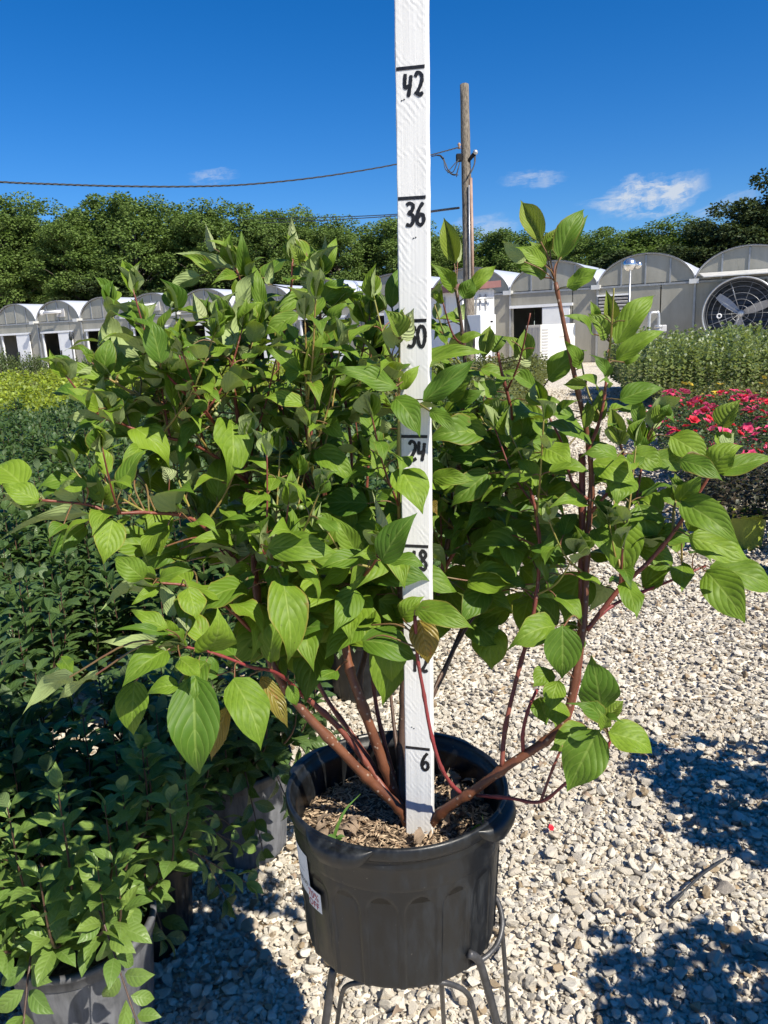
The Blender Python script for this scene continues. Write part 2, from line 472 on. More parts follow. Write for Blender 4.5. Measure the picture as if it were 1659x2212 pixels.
def stick_paint(t):
    v = t.coord('Object')
    g = t.noise(t.mapping(v, scale=(260, 260, 5)), 1.0, 4, 0.6)
    saw = t.new('ShaderNodeTexWave'); saw.wave_type = 'BANDS'; saw.bands_direction = 'DIAGONAL'
    t.put(saw.inputs['Vector'], t.mapping(v, scale=(1.2, 0, 1.0))); t.put(saw.inputs['Scale'], 60.0)
    saw.inputs['Distortion'].default_value = 4.0
    sawm = t.m('MULTIPLY', saw.outputs[1], t.smooth(t.noise(v, 26.0, 3), 0.45, 0.7))
    worn = t.smooth(t.noise(t.mapping(v, scale=(90, 90, 22)), 1.3, 6, 0.7), 0.66, 0.76)
    c = t.mix(t.smooth(g, 0.3, 0.75), (0.62, 0.62, 0.61), (0.71, 0.71, 0.70))
    c = t.mix(t.m('MULTIPLY', worn, 0.45), c, (0.42, 0.38, 0.33))
    return bsdf(t, c, 0.6, 0.35, t.bump(t.m('ADD', g, t.m('MULTIPLY', sawm, 0.9)), 0.35, 0.0010))
M['stick_paint'] = pmat('stick_paint', stick_paint)
M['bare_wood'] = simple('bare_wood', (0.36, 0.25, 0.15), 0.8, 0.2, 0.3, 30, 0.3, stretch=(4, 4, 0.4))
M['ink'] = simple('ink', (0.012, 0.012, 0.014), 0.45, 0.4, 0.6, 220)
M['ink_red'] = simple('ink_red', (0.42, 0.015, 0.03), 0.55, 0.3, 0.3, 200)
M['paper'] = simple('paper', (0.72, 0.72, 0.71), 0.55, 0.35, 0.06, 50)
M['wire_steel'] = simple('wire_steel', (0.060, 0.060, 0.064), 0.42, 0.5, 0.35, 60, 0.15, metal=0.35)

def gravel_col(t, rnd):
    c = t.mix(rnd, (0.53, 0.47, 0.38), (0.75, 0.70, 0.605))
    r2 = t.m('FRACT', t.m('MULTIPLY', rnd, 13.7))
    c = t.mix(t.smooth(r2, 0.90, 0.96), c, (0.36, 0.27, 0.17))
    r3 = t.m('FRACT', t.m('MULTIPLY', rnd, 29.3))
    return t.mix(t.smooth(r3, 0.93, 0.97), c, (0.28, 0.25, 0.22))
def stone(t):
    oi = t.new('ShaderNodeObjectInfo')
    c = gravel_col(t, oi.outputs['Random'])
    n = t.noise(t.coord('Object'), 3.0, 6, 0.7)
    c = t.mix(t.m('MULTIPLY', t.smooth(n, 0.40, 0.70), 0.4), c, (0.42, 0.38, 0.31))
    return bsdf(t, c, 0.85, 0.25, t.bump(t.noise(t.coord('Object'), 7.0, 5, 0.7), 0.5, 0.1))
M['stone'] = pmat('stone', stone)
def ground(t):
    v = t.coord('Object')
    d = t.voro(v, 34.0); cr = t.new('ShaderNodeTexVoronoi'); t.put(cr.inputs['Vector'], v); cr.inputs['Scale'].default_value = 34.0
    sp = t.new('ShaderNodeSeparateColor'); t.l.new(cr.outputs['Color'], sp.inputs[0])
    c = gravel_col(t, sp.outputs[0])
    n = t.noise(v, 1.3, 6, 0.6)
    c = t.mix(t.m('MULTIPLY', t.smooth(n, 0.45, 0.75), 0.35), c, (0.40, 0.34, 0.26))
    n2 = t.noise(v, 8.0, 6, 0.7)
    c = t.mix(t.m('MULTIPLY', t.smooth(n2, 0.50, 0.8), 0.3), c, (0.30, 0.25, 0.19))
    ds = t.m('MULTIPLY', d, -1.0)
    return bsdf(t, c, 0.9, 0.2, t.bump(ds, 0.8, 0.04))
M['ground'] = pmat('ground', ground)

def glazing(t):
    v = t.coord('Object')
    rib = t.new('ShaderNodeTexWave'); rib.bands_direction = 'X'; t.put(rib.inputs['Vector'], v); t.put(rib.inputs['Scale'], 9.0)
    n = t.noise(t.mapping(v, scale=(1, 1, 0.35)), 1.6, 5, 0.6)
    c = t.mix(t.smooth(n, 0.3, 0.75), (0.265, 0.253, 0.212), (0.360, 0.345, 0.295))
    n2 = t.smooth(t.noise(t.mapping(v, scale=(3, 3, 0.8)), 1.5, 6, 0.7), 0.58, 0.75)
    c = t.mix(t.m('MULTIPLY', n2, 0.45), c, (0.12, 0.112, 0.075))
    return bsdf(t, c, 0.22, 0.6, t.bump(t.m('ADD', rib.outputs[1], t.noise(v, 2.2, 4)), 0.12, 0.02))
M['glazing'] = pmat('glazing', glazing)
M['film'] = simple('film', (0.50, 0.53, 0.60), 0.32, 0.6, 0.06, 1.2, 0.05, dirt=((0.45, 0.46, 0.45), 0.35))
M['frame_metal'] = simple('frame_metal', (0.34, 0.35, 0.36), 0.4, 0.5, 0.15, 6, metal=0.5)
M['gutter_metal'] = simple('gutter_metal', (0.62, 0.62, 0.60), 0.4, 0.5, 0.1, 6, metal=0.2)
M['white_paint'] = simple('white_paint', (0.76, 0.77, 0.78), 0.5, 0.4, 0.04, 3, dirt=((0.55, 0.54, 0.5), 0.3))
M['cream_paint'] = simple('cream_paint', (0.72, 0.70, 0.63), 0.5, 0.4, 0.04, 3, dirt=((0.55, 0.52, 0.45), 0.3))
M['grey_paint'] = simple('grey_paint', (0.42, 0.42, 0.43), 0.5, 0.4, 0.08, 4)
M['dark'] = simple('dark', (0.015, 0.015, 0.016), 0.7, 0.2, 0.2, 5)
M['red_roof'] = simple('red_roof', (0.21, 0.10, 0.095), 0.55, 0.3, 0.15, 2, dirt=((0.14, 0.08, 0.07), 0.5))
M['fan_black'] = simple('fan_black', (0.075, 0.082, 0.095), 0.45, 0.4, 0.2, 6)
M['galv'] = simple('galv', (0.50, 0.51, 0.52), 0.35, 0.5, 0.12, 9, metal=0.6)
M['chrome'] = simple('chrome', (0.72, 0.72, 0.71), 0.22, 0.5, 0.08, 4, metal=0.9)
def polewood(t):
    v = t.coord('Object')
    g = t.noise(t.mapping(v, scale=(14, 14, 0.45)), 2.0, 6, 0.65)
    c = t.mix(t.smooth(g, 0.30, 0.68), (0.070, 0.058, 0.048), (0.235, 0.205, 0.165))
    k = t.smooth(t.noise(t.mapping(v, scale=(30, 30, 0.5)), 2.0, 4), 0.60, 0.72)
    c = t.mix(t.m('MULTIPLY', k, 0.7), c, (0.03, 0.025, 0.02))
    return bsdf(t, c, 0.85, 0.2, t.bump(g, 0.6, 0.02))
M['polewood'] = pmat('polewood', polewood)
M['cable'] = simple('cable', (0.035, 0.037, 0.042), 0.5, 0.4, 0.2, 20)
M['conduit'] = simple('conduit', (0.30, 0.20, 0.15), 0.6, 0.4, 0.3, 4, dirt=((0.24, 0.10, 0.05), 0.6))

# ------------------------------------------------------------------ ground and gravel
rng = np.random.default_rng(7)
RN = random.Random(5)
gm = MB()
gm.add([(-700, -60, 0), (700, -60, 0), (700, 1200, 0), (-700, 1200, 0)], [(0, 1, 2, 3)])
gobj = gm.build('gravel_ground', M['ground'])
tag(gobj, 'pale crushed limestone yard', kind='structure')

def edge_x(y):        # right-hand edge of the block of shrubs at left
    return -0.37 + (y - 1.96) * 0.275

def gravel_points():
    out = []
    def band(y0, y1, sp, rmin, rmax, fxl, fxr):
        ys = np.arange(y0, y1, sp)
        for y in ys:
            xl, xr = fxl(y), fxr(y)
            xs = np.arange(xl, xr, sp)
            k = len(xs)
            jx = xs + rng.uniform(-.6, .6, k) * sp; jy = y + rng.uniform(-.6, .6, k) * sp
            r = rmin * (rmax / rmin) ** (rng.beta(1.1, 2.6, k))
            out.append(np.c_[jx, jy, r])
    band(0.85, 2.7, 0.0120, 0.0030, 0.007, lambda y: -0.55 * y - 0.35, lambda y: 0.62 * y + 0.45)
    band(0.85, 2.7, 0.0165, 0.0055, 0.025, lambda y: -0.55 * y - 0.5, lambda y: 0.62 * y + 0.75)
    band(2.7, 4.6, 0.022, 0.007, 0.022, lambda y: edge_x(y) - 0.5, lambda y: 0.60 * y + 0.7)
    band(4.6, 9.0, 0.042, 0.013, 0.026, lambda y: edge_x(y) - 0.4, lambda y: 0.56 * y + 0.6)
    band(9.0, 17.0, 0.10, 0.02, 0.034, lambda y: edge_x(y) - 0.4, lambda y: 0.50 * y + 0.5)
    return np.vstack(out)
gp = gravel_points()
n = len(gp)
gme = bpy.data.meshes.new('gravel')
gme.vertices.add(n)
co = np.c_[gp[:, 0], gp[:, 1], gp[:, 2] * rng.uniform(0.05, 1.05, n)]
gme.vertices.foreach_set('co', co.astype(np.float32).ravel())
def attr(name, typ, key, arr):
    a = gme.attributes.new(name, typ, 'POINT'); a.data.foreach_set(key, np.asarray(arr).ravel())
attr('rot', 'FLOAT_VECTOR', 'vector', np.c_[rng.uniform(-.5, .5, n), rng.uniform(-.5, .5, n), rng.uniform(0, 6.28, n)].astype(np.float32))
sc3 = gp[:, 2:3] * np.c_[rng.uniform(.8, 1.35, n), rng.uniform(.7, 1.1, n), rng.uniform(.55, .9, n)]
attr('scl', 'FLOAT_VECTOR', 'vector', sc3.astype(np.float32))
attr('pick', 'INT', 'value', rng.integers(0, 8, n).astype(np.int32))
gravel = link('gravel', gme)
tag(gravel, 'loose pale limestone gravel over the yard', 'gravel', kind='stuff')
ng = bpy.data.node_groups.new('gravel_nodes', 'GeometryNodeTree')
ng.interface.new_socket('Geometry', in_out='INPUT', socket_type='NodeSocketGeometry')
ng.interface.new_socket('Geometry', in_out='OUTPUT', socket_type='NodeSocketGeometry')
g = NT(ng)
gi = g.new('NodeGroupInput'); go = g.new('NodeGroupOutput')
join = g.new('GeometryNodeJoinGeometry')
for k in range(8):
    ico = g.new('GeometryNodeMeshIcoSphere'); ico.inputs['Radius'].default_value = 1.0; ico.inputs['Subdivisions'].default_value = 3
    pos = g.new('GeometryNodeInputPosition')
    cur = pos.outputs[0]
    # knock flat facets off the ball so it reads as crushed stone
    for q in range(13):
        d = Vector((RN.gauss(0, 1), RN.gauss(0, 1), RN.gauss(0, 1))).normalized(); cut = RN.uniform(0.38, 0.74)
        dot = g.vm('DOT_PRODUCT', cur, tuple(d))
        over = g.m('MAXIMUM', g.m('SUBTRACT', dot, cut), 0.0)
        sv = g.new('ShaderNodeVectorMath', operation='SCALE'); sv.inputs[0].default_value = d; g.l.new(over, sv.inputs['Scale'])
        cur = g.vm('SUBTRACT', cur, sv.outputs[0])
    nz = g.new('ShaderNodeTexNoise'); nz.inputs['Scale'].default_value = 2.2; nz.inputs['Detail'].default_value = 2
    g.l.new(g.vm('ADD', cur, (k * 3.7, k * 1.3, k * 5.1)), nz.inputs['Vector'])
    amt = g.m('ADD', g.m('MULTIPLY', nz.outputs[0], 0.45), 0.95)
    cur2 = g.new('ShaderNodeVectorMath', operation='SCALE'); g.l.new(cur, cur2.inputs[0]); g.l.new(amt, cur2.inputs['Scale'])
    sp_ = g.new('GeometryNodeSetPosition')
    g.l.new(ico.outputs[0], sp_.inputs['Geometry']); g.l.new(cur2.outputs[0], sp_.inputs['Position'])
    sm = g.new('GeometryNodeSetMaterial'); sm.inputs['Material'].default_value = M['stone']
    g.l.new(sp_.outputs[0], sm.inputs[0])
    ti = g.new('GeometryNodeGeometryToInstance'); g.l.new(sm.outputs[0], ti.inputs[0])
    g.l.new(ti.outputs[0], join.inputs[0])
iop = g.new('GeometryNodeInstanceOnPoints')
mtp = g.new('GeometryNodeMeshToPoints'); mtp.inputs['Radius'].default_value = 0.001
g.l.new(gi.outputs[0], mtp.inputs[0]); g.l.new(mtp.outputs[0], iop.inputs['Points'])
g.l.new(join.outputs[0], iop.inputs['Instance'])
iop.inputs['Pick Instance'].default_value = True
for nm, typ, sk in (('pick', 'INT', 'Instance Index'), ('rot', 'FLOAT_VECTOR', 'Rotation'), ('scl', 'FLOAT_VECTOR', 'Scale')):
    na = g.new('GeometryNodeInputNamedAttribute', data_type=typ); na.inputs[0].default_value = nm
    if nm == 'rot':
        er = g.new('FunctionNodeEulerToRotation'); g.l.new(na.outputs[0], er.inputs[0]); g.l.new(er.outputs[0], iop.inputs[sk])
    else:
        g.l.new(na.outputs[0], iop.inputs[sk])
g.l.new(iop.outputs[0], go.inputs[0])
md = gravel.modifiers.new('stones', 'NODES'); md.node_group = ng

# ------------------------------------------------------------------ leaves
def leaf_template(nu=8, nv=3, fold=0.25, bend=0.25, tipbend=0.2, wave=0.0, wide=0.36, tip=1.4, twist=0.0, seed=0, peak=0.42):
    """one leaf: length 1 along +y, upper face +z, widest at `peak`; returns v, f, uv"""
    r = random.Random(seed)
    ph = r.uniform(0, 6.28)
    us = [i / nu for i in range(nu + 1)]
    V = []; UV = []
    ex = math.log(0.5) / math.log(peak)
    for u in us:
        s = u ** ex
        wd = wide * math.sin(math.pi * min(1, s)) ** (0.72 + 0.75 * tip * u * u) if 0 < u < 1 else 0.0
        if u == 0: wd = 0.012
        if u == 1: wd = 0.004
        a = bend * u + tipbend * u ** 3
        y = math.sin(a) / max(a, 1e-4) * u if a > 1e-3 else u
        zc = -(1 - math.cos(a)) / max(a, 1e-4) * u if a > 1e-3 else 0.0
        tw = twist * u
        for j in range(-nv, nv + 1):
            t = j / nv
            x = wd * t
            z = abs(x) * math.tan(fold) * (1 - 0.35 * abs(t)) + wave * 0.06 * math.sin(ph + 11 * u + (2 if t > 0 else 0)) * abs(t)
            xr = x * math.cos(tw) - z * math.sin(tw); zr = x * math.sin(tw) + z * math.cos(tw)
            V.append((xr, y, zc + zr)); UV.append(((t + 1) / 2, u))
    k = 2 * nv + 1
    F = [(i * k + j, i * k + j + 1, (i + 1) * k + j + 1, (i + 1) * k + j) for i in range(nu) for j in range(k - 1)]
    V = np.array(V); tv = V[-1 - nv].copy()          # stand the leaf so that its tip lies on +y at distance 1
    ln = math.hypot(tv[1], tv[2]); ca, sa = tv[1] / ln, tv[2] / ln
    y2 = (V[:, 1] * ca + V[:, 2] * sa) / ln; z2 = (-V[:, 1] * sa + V[:, 2] * ca) / ln
    V = np.c_[V[:, 0], y2, z2]
    return V, np.array(F), np.array(UV)
def bake(tpl, mats4):
    """many copies of leaf templates as one array; mats4: list of (template index, 4x4 array)"""
    VV = []; FF = []; UU = []; o = 0
    for ti, m in mats4:
        v, f, uv = tpl[ti]
        VV.append(v @ m[:3, :3].T + m[:3, 3]); FF.append(f + o); UU.append(uv); o += len(v)
    return np.vstack(VV), np.vstack(FF), np.vstack(UU)
def frame(base, axis, normal, L, W=None):
    """4x4 for a leaf at base pointing along axis with its upper face towards normal"""
    y = Vector(axis).normalized(); nrm = Vector(normal)
    z = nrm - y * nrm.dot(y)
    z = z.normalized() if z.length > 1e-4 else y.orthogonal().normalized()
    x = y.cross(z); Wd = W or L
    m = np.eye(4)
    m[:3, 0] = np.array(x) * Wd; m[:3, 1] = np.array(y) * L; m[:3, 2] = np.array(z) * L; m[:3, 3] = np.array(base)
    return m
def set_matrix(o, m):
    o.matrix_basis = Matrix([list(r) for r in m])

# ------------------------------------------------------------------ the big nursery pot
POT_UP = (RT * -0.03 + UP * 0.98 - FW * 0.19).normalized()
POT_H, POT_R = 0.235, 0.170
RIM_C = P(857, 1690, 1.18)
POT_O = RIM_C - POT_UP * POT_H
_py = (FW - POT_UP * FW.dot(POT_UP)).normalized(); _px = _py.cross(POT_UP)
POT_M = Matrix((_px, _py, POT_UP)).transposed()
POT_Q = POT_M.to_quaternion()
def potp(r, deg, z):      # point in the pot's own frame; deg counted from the side facing the camera, to the right
    a = rad(deg)
    return Vector((r * math.sin(a), -r * math.cos(a), z))
pot = empty('nursery_pot', POT_O, 'large black ribbed plastic nursery pot with price sticker, raised on a wire stand', 'plant pot', rot=POT_Q)
def pot_body(R0, R1, H, zt, npan, nth=216, nz=26, relief=0.0022, arch=0.03):
    v = []; f = []
    for i in range(nz + 1):
        z = zt * i / nz
        rr = R0 + (R1 - R0) * (z / zt)
        if i == 0: rr -= 0.004
        for k in range(nth):
            th = 2 * math.pi * k / nth
            p = abs(((th / (2 * math.pi) * npan) % 1.0) * 2 - 1)
            ztop = zt * 0.93 - arch * (1 - math.sqrt(max(0.0, 1 - (p / 0.86) ** 2))) if p < 0.86 else -1
            ins = min(1.0, max(0.0, (0.86 - p) / 0.07)) * min(1.0, max(0.0, (ztop - z) / 0.006)) if ztop > 0 else 0.0
            r = rr - relief * ins
            v.append((r * math.sin(th), -r * math.cos(th), z))
    for i in range(nz):
        for k in range(nth):
            f.append((i * nth + k, i * nth + (k + 1) % nth, (i + 1) * nth + (k + 1) % nth, (i + 1) * nth + k))
    f.append(tuple(range(nth))[::-1])
    return v, f
mb = MB(); v, f = pot_body(0.1485, 0.1575, POT_H, 0.168, 18, nth=576, nz=44); mb.add(v, f, True)
o = mb.build('body', M['pot_black'], pot)
mb = MB()
mb.lathe([(0.1577, 0.166), (0.1592, 0.170), (0.1592, 0.176), (0.1600, 0.178), (0.1604, 0.196), (0.1622, 0.199), (0.1626, 0.205), (0.1612, 0.208), (0.1616, 0.213),
          (0.1655, 0.215), (0.1690, 0.219), (0.1700, 0.226), (0.1695, 0.233), (0.1670, 0.2365), (0.1635, 0.2355), (0.1615, 0.231), (0.1600, 0.222),
          (0.1560, 0.219), (0.1548, 0.21), (0.1530, 0.15), (0.1515, 0.145), (0.1540, 0.143)], n=120, close=True)
mb.build('rim', M['pot_black'], pot)
for hd in (-31, 59, 149, 239):     # four grip lips under the rim
    v = []; f = []; na = 26; sec = 9
    for i in range(na + 1):
        t = i / na * 2 - 1
        fall = max(0.0, 1 - abs(t) ** 3.2)
        for k in range(sec):
            s = k / (sec - 1)
            # section runs from the rim's outer edge out, over and down
            out = 0.0015 + 0.0175 * fall * math.sin(min(1, s * 1.35) * math.pi / 2)
            if s > 0.8: out -= 0.004 * (s - 0.8) / 0.2
            z = 0.2335 - 0.002 * s - (0.024 * fall + 0.004) * max(0.0, s - 0.25) ** 1.6 * 1.4
            v.append(potp(0.1675 + out, hd + t * 19, z))
    for i in range(na):
        for k in range(sec - 1):
            f.append((i * sec + k, (i + 1) * sec + k, (i + 1) * sec + k + 1, i * sec + k + 1))
    MB().add(v, f, True).build('handle', M['pot_black'], pot)
# potting mix inside
v = [(0, 0, 0.171)]; f = []; nr, nth = 14, 72
for i in range(1, nr + 1):
    for k in range(nth):
        r = 0.1545 * i / nr; a = 2 * math.pi * k / nth
        z = 0.170 + 0.006 * math.sin(7 * a + i) * (i / nr) * RN.random() + RN.uniform(-.003, .003) - 0.006 * (i / nr) ** 4
        v.append((r * math.cos(a), r * math.sin(a), z))
for k in range(nth): f.append((0, 1 + k, 1 + (k + 1) % nth))
for i in range(nr - 1):
    for k in range(nth):
        a, b = 1 + i * nth, 1 + (i + 1) * nth
        f.append((a + k, b + k, b + (k + 1) % nth, a + (k + 1) % nth))
MB().add(v, f, True).build('soil', M['soil'], pot)
# loose chips of bark and hulls on the mix (too many to count)
mb = MB()
for i in range(2600):
    r = 0.15 * math.sqrt(RN.random()); a = RN.uniform(0, 6.283)
    L = RN.uniform(0.003, 0.0085); wd = L * RN.uniform(0.16, 0.4)
    d = Vector((math.cos(RN.uniform(0, 6.28)), math.sin(RN.uniform(0, 6.28)), RN.uniform(-.5, .5))).normalized()
    c = Vector((r * math.cos(a), r * math.sin(a), 0.1745 + RN.uniform(-.002, .003) - 0.006 * (r / .155) ** 4))
    s = d.cross(Vector((0, 0, 1))).normalized() * wd; u = Vector((0, 0, wd * 0.6))
    mb.add([c - d * L, c + s, c + u, c - s, c + d * L], [(0, 1, 2), (0, 2, 3), (4, 2, 1), (4, 3, 2), (0, 3, 4, 1)])
o = mb.build('bark_chips', M['chips'], pot); tag(o, kind='stuff')
# curled dead leaves caught inside on the right
dl = [leaf_template(6, 2, fold=0.6, bend=1.2, tipbend=1.2, wave=2.0, wide=0.34, seed=s) for s in range(3)]
dmesh = [mesh_np('dead_leaf', *dl[s][:2], mats=(M['dead_leaf'],), uv=dl[s][2], smooth=True) for s in range(3)]
for i in range(22):
    a = RN.uniform(15, 150) if i < 13 else RN.uniform(-80, -50); r = RN.uniform(0.075, 0.14)
    L = RN.uniform(0.018, 0.032)
    c = potp(r, a, 0.178 + RN.uniform(0, .012))
    o = link('dead_leaf', dmesh[i % 3], pot)
    set_matrix(o, frame(c, (RN.uniform(-1, 1), RN.uniform(-1, 1), RN.uniform(-.2, .5)), (RN.uniform(-.6, .6), RN.uniform(-.6, .6), 1), L))
# weeds in the pot
def blade(pts, r0, mat, name, parent):
    pl = spline(pts, 5); m = len(pl)
    mb = MB(); v = []; f = []
    for i, p in enumerate(pl):
        p = Vector(p); t = Vector(pl[min(i + 1, m - 1)]) - Vector(pl[max(0, i - 1)])
        s = t.cross(Vector((0.4, 1, 0.2))).normalized() * r0 * (1 - (i / (m - 1)) ** 2 * 0.95)
        v += [p - s, p + Vector((0, 0, -r0 * .3)), p + s]
    for i in range(m - 1):
        f += [(3 * i, 3 * i + 1, 3 * i + 4, 3 * i + 3), (3 * i + 1, 3 * i + 2, 3 * i + 5, 3 * i + 4)]
    mb.add(v, f, True)
    return mb.build(name, mat, parent)
wd = empty('weed', POT_O + POT_M @ potp(0.125, -52, 0.170), 'small green weed with an arched grass blade at left inside the black pot', 'weed', rot=POT_Q)
blade([(0, 0, 0), (0.006, 0, 0.03), (0.022, 0.01, 0.062), (0.045, 0.02, 0.082)], 0.0028, M['weed_leaf'], 'blade', wd)
wt = leaf_template(5, 2, fold=0.2, bend=0.3, wide=0.38, seed=9)
wm = mesh_np('leaf', wt[0], wt[1], (M['weed_leaf'],), uv=wt[2], smooth=True)
MB().tube([(0.006, -0.012, 0), (0.010, -0.012, 0.02), (0.008, -0.012, 0.034)], 0.0009, 5).build('stem', M['weed_leaf'], wd)
for i, (ax, L) in enumerate((((1, -.1, .2), .014), ((-1, -.1, .2), .016), ((.8, .2, .3), .011), ((-.7, .3, .3), .012), ((.2, -1, .2), .010))):
    o = link('leaf', wm, wd); set_matrix(o, frame((0.009, -0.012, 0.033 - 0.006 * (i // 2)), ax, (0, 0, 1), L))
wd2 = empty('weed', POT_O + POT_M @ potp(0.138, 62, 0.170), 'small arched weed at the right inside the black pot', 'weed', rot=POT_Q)
blade([(0, 0, 0), (-0.004, 0, 0.022), (-0.004, -0.004, 0.034), (-0.016, -0.01, 0.030), (-0.024, -0.014, 0.018)], 0.0026, M['weed_leaf'], 'blade', wd2)
blade([(0, 0.004, 0), (0.002, 0, 0.03), (0.001, 0, 0.05)], 0.0014, M['weed_leaf'], 'blade', wd2)
# price sticker wrapped on the left of the pot: a grey tag and a marked-down label
def on_pot(sx, sz, deg0, z0, lift=0.0):     # sx metres to the right along the wall, sz metres up
    z = z0 + sz; r = 0.1485 + (0.1577 - 0.1485) * min(z, 0.166) / 0.168 + lift + max(0, min(z - 0.166, 0.012)) * 0.16
    return potp(r, deg0 + math.degrees(sx / 0.158), z)
def wrapped(poly, deg0, z0, lift, mat, name, parent, nx=6):
    """a rectangle x0,x1,z0,z1 as a curved patch"""
    x0, x1, a, b = poly; v = []; f = []
    for i in range(nx + 1):
        for zz in (a, b):
            v.append(on_pot(x0 + (x1 - x0) * i / nx, zz, deg0, z0, lift))
    for i in range(nx): f.append((2 * i, 2 * i + 2, 2 * i + 3, 2 * i + 1))
    return MB().add(v, f, True).build(name, mat, parent)
def text_mesh(txt, size):
    cu = bpy.data.curves.new('lettering', 'FONT'); cu.body = txt; cu.size = size; cu.resolution_u = 2
    ob = bpy.data.objects.new('lettering', cu); COL.objects.link(ob)
    bpy.context.view_layer.update()
    me = bpy.data.meshes.new_from_object(ob.evaluated_get(bpy.context.evaluated_depsgraph_get()))
    bpy.data.objects.remove(ob); bpy.data.curves.remove(cu)
    return me
def pot_text(txt, size, x, z, deg0, z0, lift, mat, parent, slant=0.0):
    me = text_mesh(txt, size)
    for q in me.vertices:
        q.co = on_pot(x + q.co.x, z + q.co.y + slant * q.co.x, deg0, z0, lift)
    me.materials.clear(); me.materials.append(mat)
    return link('lettering', me, parent)
DG, ZZ = -60.0, 0.105
tagp = wrapped((-0.034, 0.010, 0.0, 0.070), DG, ZZ, 0.0012, M['paper'], 'price_sticker', pot); tag(tagp, 'white price sticker with red discount lettering')
lab = wrapped((0.004, 0.038, -0.010, 0.022), DG, ZZ, 0.0024, M['paper'], 'discount_label', pot)
for i, (xa, xb) in enumerate(((-0.030, 0.004), (-0.030, 0.000), (-0.030, 0.006), (-0.030, -0.004))):
    wrapped((xa, xb, 0.060 - i * 0.008, 0.0615 - i * 0.008), DG, ZZ, 0.0018, M['grey_paint'], 'print_line', tagp, 4)
pot_text('$98.99', 0.013, -0.033, 0.014, DG, ZZ, 0.0019, M['ink'], tagp)
pot_text('70%', 0.0165, 0.0055, 0.0065, DG, ZZ, 0.0030, M['ink_red'], lab)
pot_text('OFF', 0.0155, 0.0055, -0.0075, DG, ZZ, 0.0030, M['ink_red'], lab)

# ------------------------------------------------------------------ wire stand under the pot
def pot_w(q): return POT_O + POT_M @ q
stand = empty('wire_stand', (POT_O.x, POT_O.y, 0.0), 'thin dark bent-wire plant stand carrying the black pot', 'plant stand')
so = Vector(stand.location)
ring = [pot_w(Vector((0.004 + 0.134 * math.cos(a), 0.006 + 0.134 * math.sin(a), -0.0045))) for a in np.linspace(0, 2 * math.pi, 49)]
MB().tube([q - so for q in ring], 0.0042, 8, cap=False).build('ring', M['wire_steel'], stand)
hoop = spline([P(1052, 1925, 1.20), P(1074, 1945, 1.19), P(1085, 1990, 1.17), P(1076, 2035, 1.15), P(1048, 2068, 1.13), P(1012, 2084, 1.125)], 6)
MB().tube([Vector(q) - so for q in hoop], 0.0042, 8).build('brace', M['wire_steel'], stand)
def leg(pts, r):
    """pts in the frame; the last one is carried on down to the ground"""
    q = [P(*p) for p in pts]
    d = (q[-1] - q[-2]).normalized()
    foot = q[-1] + d * ((0.004 - q[-1].z) / d.z)
    pl = spline(q, 5) + [np.array(foot)]
    MB().tube([Vector(p) - so for p in pl], r, 8).build('leg', M['wire_steel'], stand)
leg([(722, 2090, 1.14), (717, 2112, 1.14), (703, 2212, 1.17)], 0.0062)
leg([(790, 2120, 1.20), (752, 2128, 1.22), (738, 2150, 1.25), (728, 2212, 1.30)], 0.0040)
leg([(952, 2100, 1.34), (954, 2130, 1.36), (957, 2180, 1.46)], 0.0046)
leg([(930, 2120, 1.24), (975, 2126, 1.25), (1012, 2150, 1.27), (1030, 2212, 1.32)], 0.0046)
leg([(1012, 2060, 1.10), (1034, 2075, 1.11), (1052, 2130, 1.13), (1074, 2212, 1.16)], 0.0062)
leg([(1082, 1985, 1.18), (1088, 2050, 1.21), (1100, 2212, 1.30)], 0.0036)

# ------------------------------------------------------------------ measuring stick
B0 = P(905.5, 1818, 1.157); B1 = P(884.5, -157, 0.924)
LS = 48 * 0.0254
zs = (B1 - B0).normalized(); ys = (FW - zs * FW.dot(zs)).normalized()
ys = (ys + RT * 0.25).normalized(); ys = (ys - zs * ys.dot(zs)).normalized(); xs = ys.cross(zs)
ST_M = Matrix((xs, ys, zs)).transposed()
stick = empty('measuring_stick', B0, 'white painted wooden measuring stick marked in black numbers, standing in the pot', 'measuring stick', rot=ST_M.to_quaternion())
sw, sd = 0.0405, 0.019
# long prism with slightly uneven edges
v = []; f = []; NS = 60
for i in range(NS + 1):
    z = -0.012 + (LS + 0.05) * i / NS
    e = [RN.uniform(-.00035, .00035) for _ in range(8)]
    c = 0.0014
    ring = [(-sw / 2 + c, 0), (sw / 2 - c, 0), (sw / 2, c), (sw / 2, sd - c), (sw / 2 - c, sd), (-sw / 2 + c, sd), (-sw / 2, sd - c), (-sw / 2, c)]
    v += [(x + e[k] * (1 if k not in (0, 1) else 1), y + (0 if k in (0, 1) else e[k]), z) for k, (x, y) in enumerate(ring)]
for i in range(NS):
    for k in range(8): f.append((i * 8 + k, i * 8 + (k + 1) % 8, (i + 1) * 8 + (k + 1) % 8, (i + 1) * 8 + k))
f += [tuple(range(8))[::-1], tuple(NS * 8 + k for k in range(8))]
MB().add(v, f).build('board', M['stick_paint'], stick)
MB().add([(sw / 2 - 0.0075, -0.0006, 0.0), (sw / 2 - 0.001, -0.0006, 0.0), (sw / 2 - 0.001, -0.0006, 0.024), (sw / 2 - 0.005, -0.0006, 0.017)], [(0, 1, 2, 3)]).build('bare_patch', M['bare_wood'], stick)
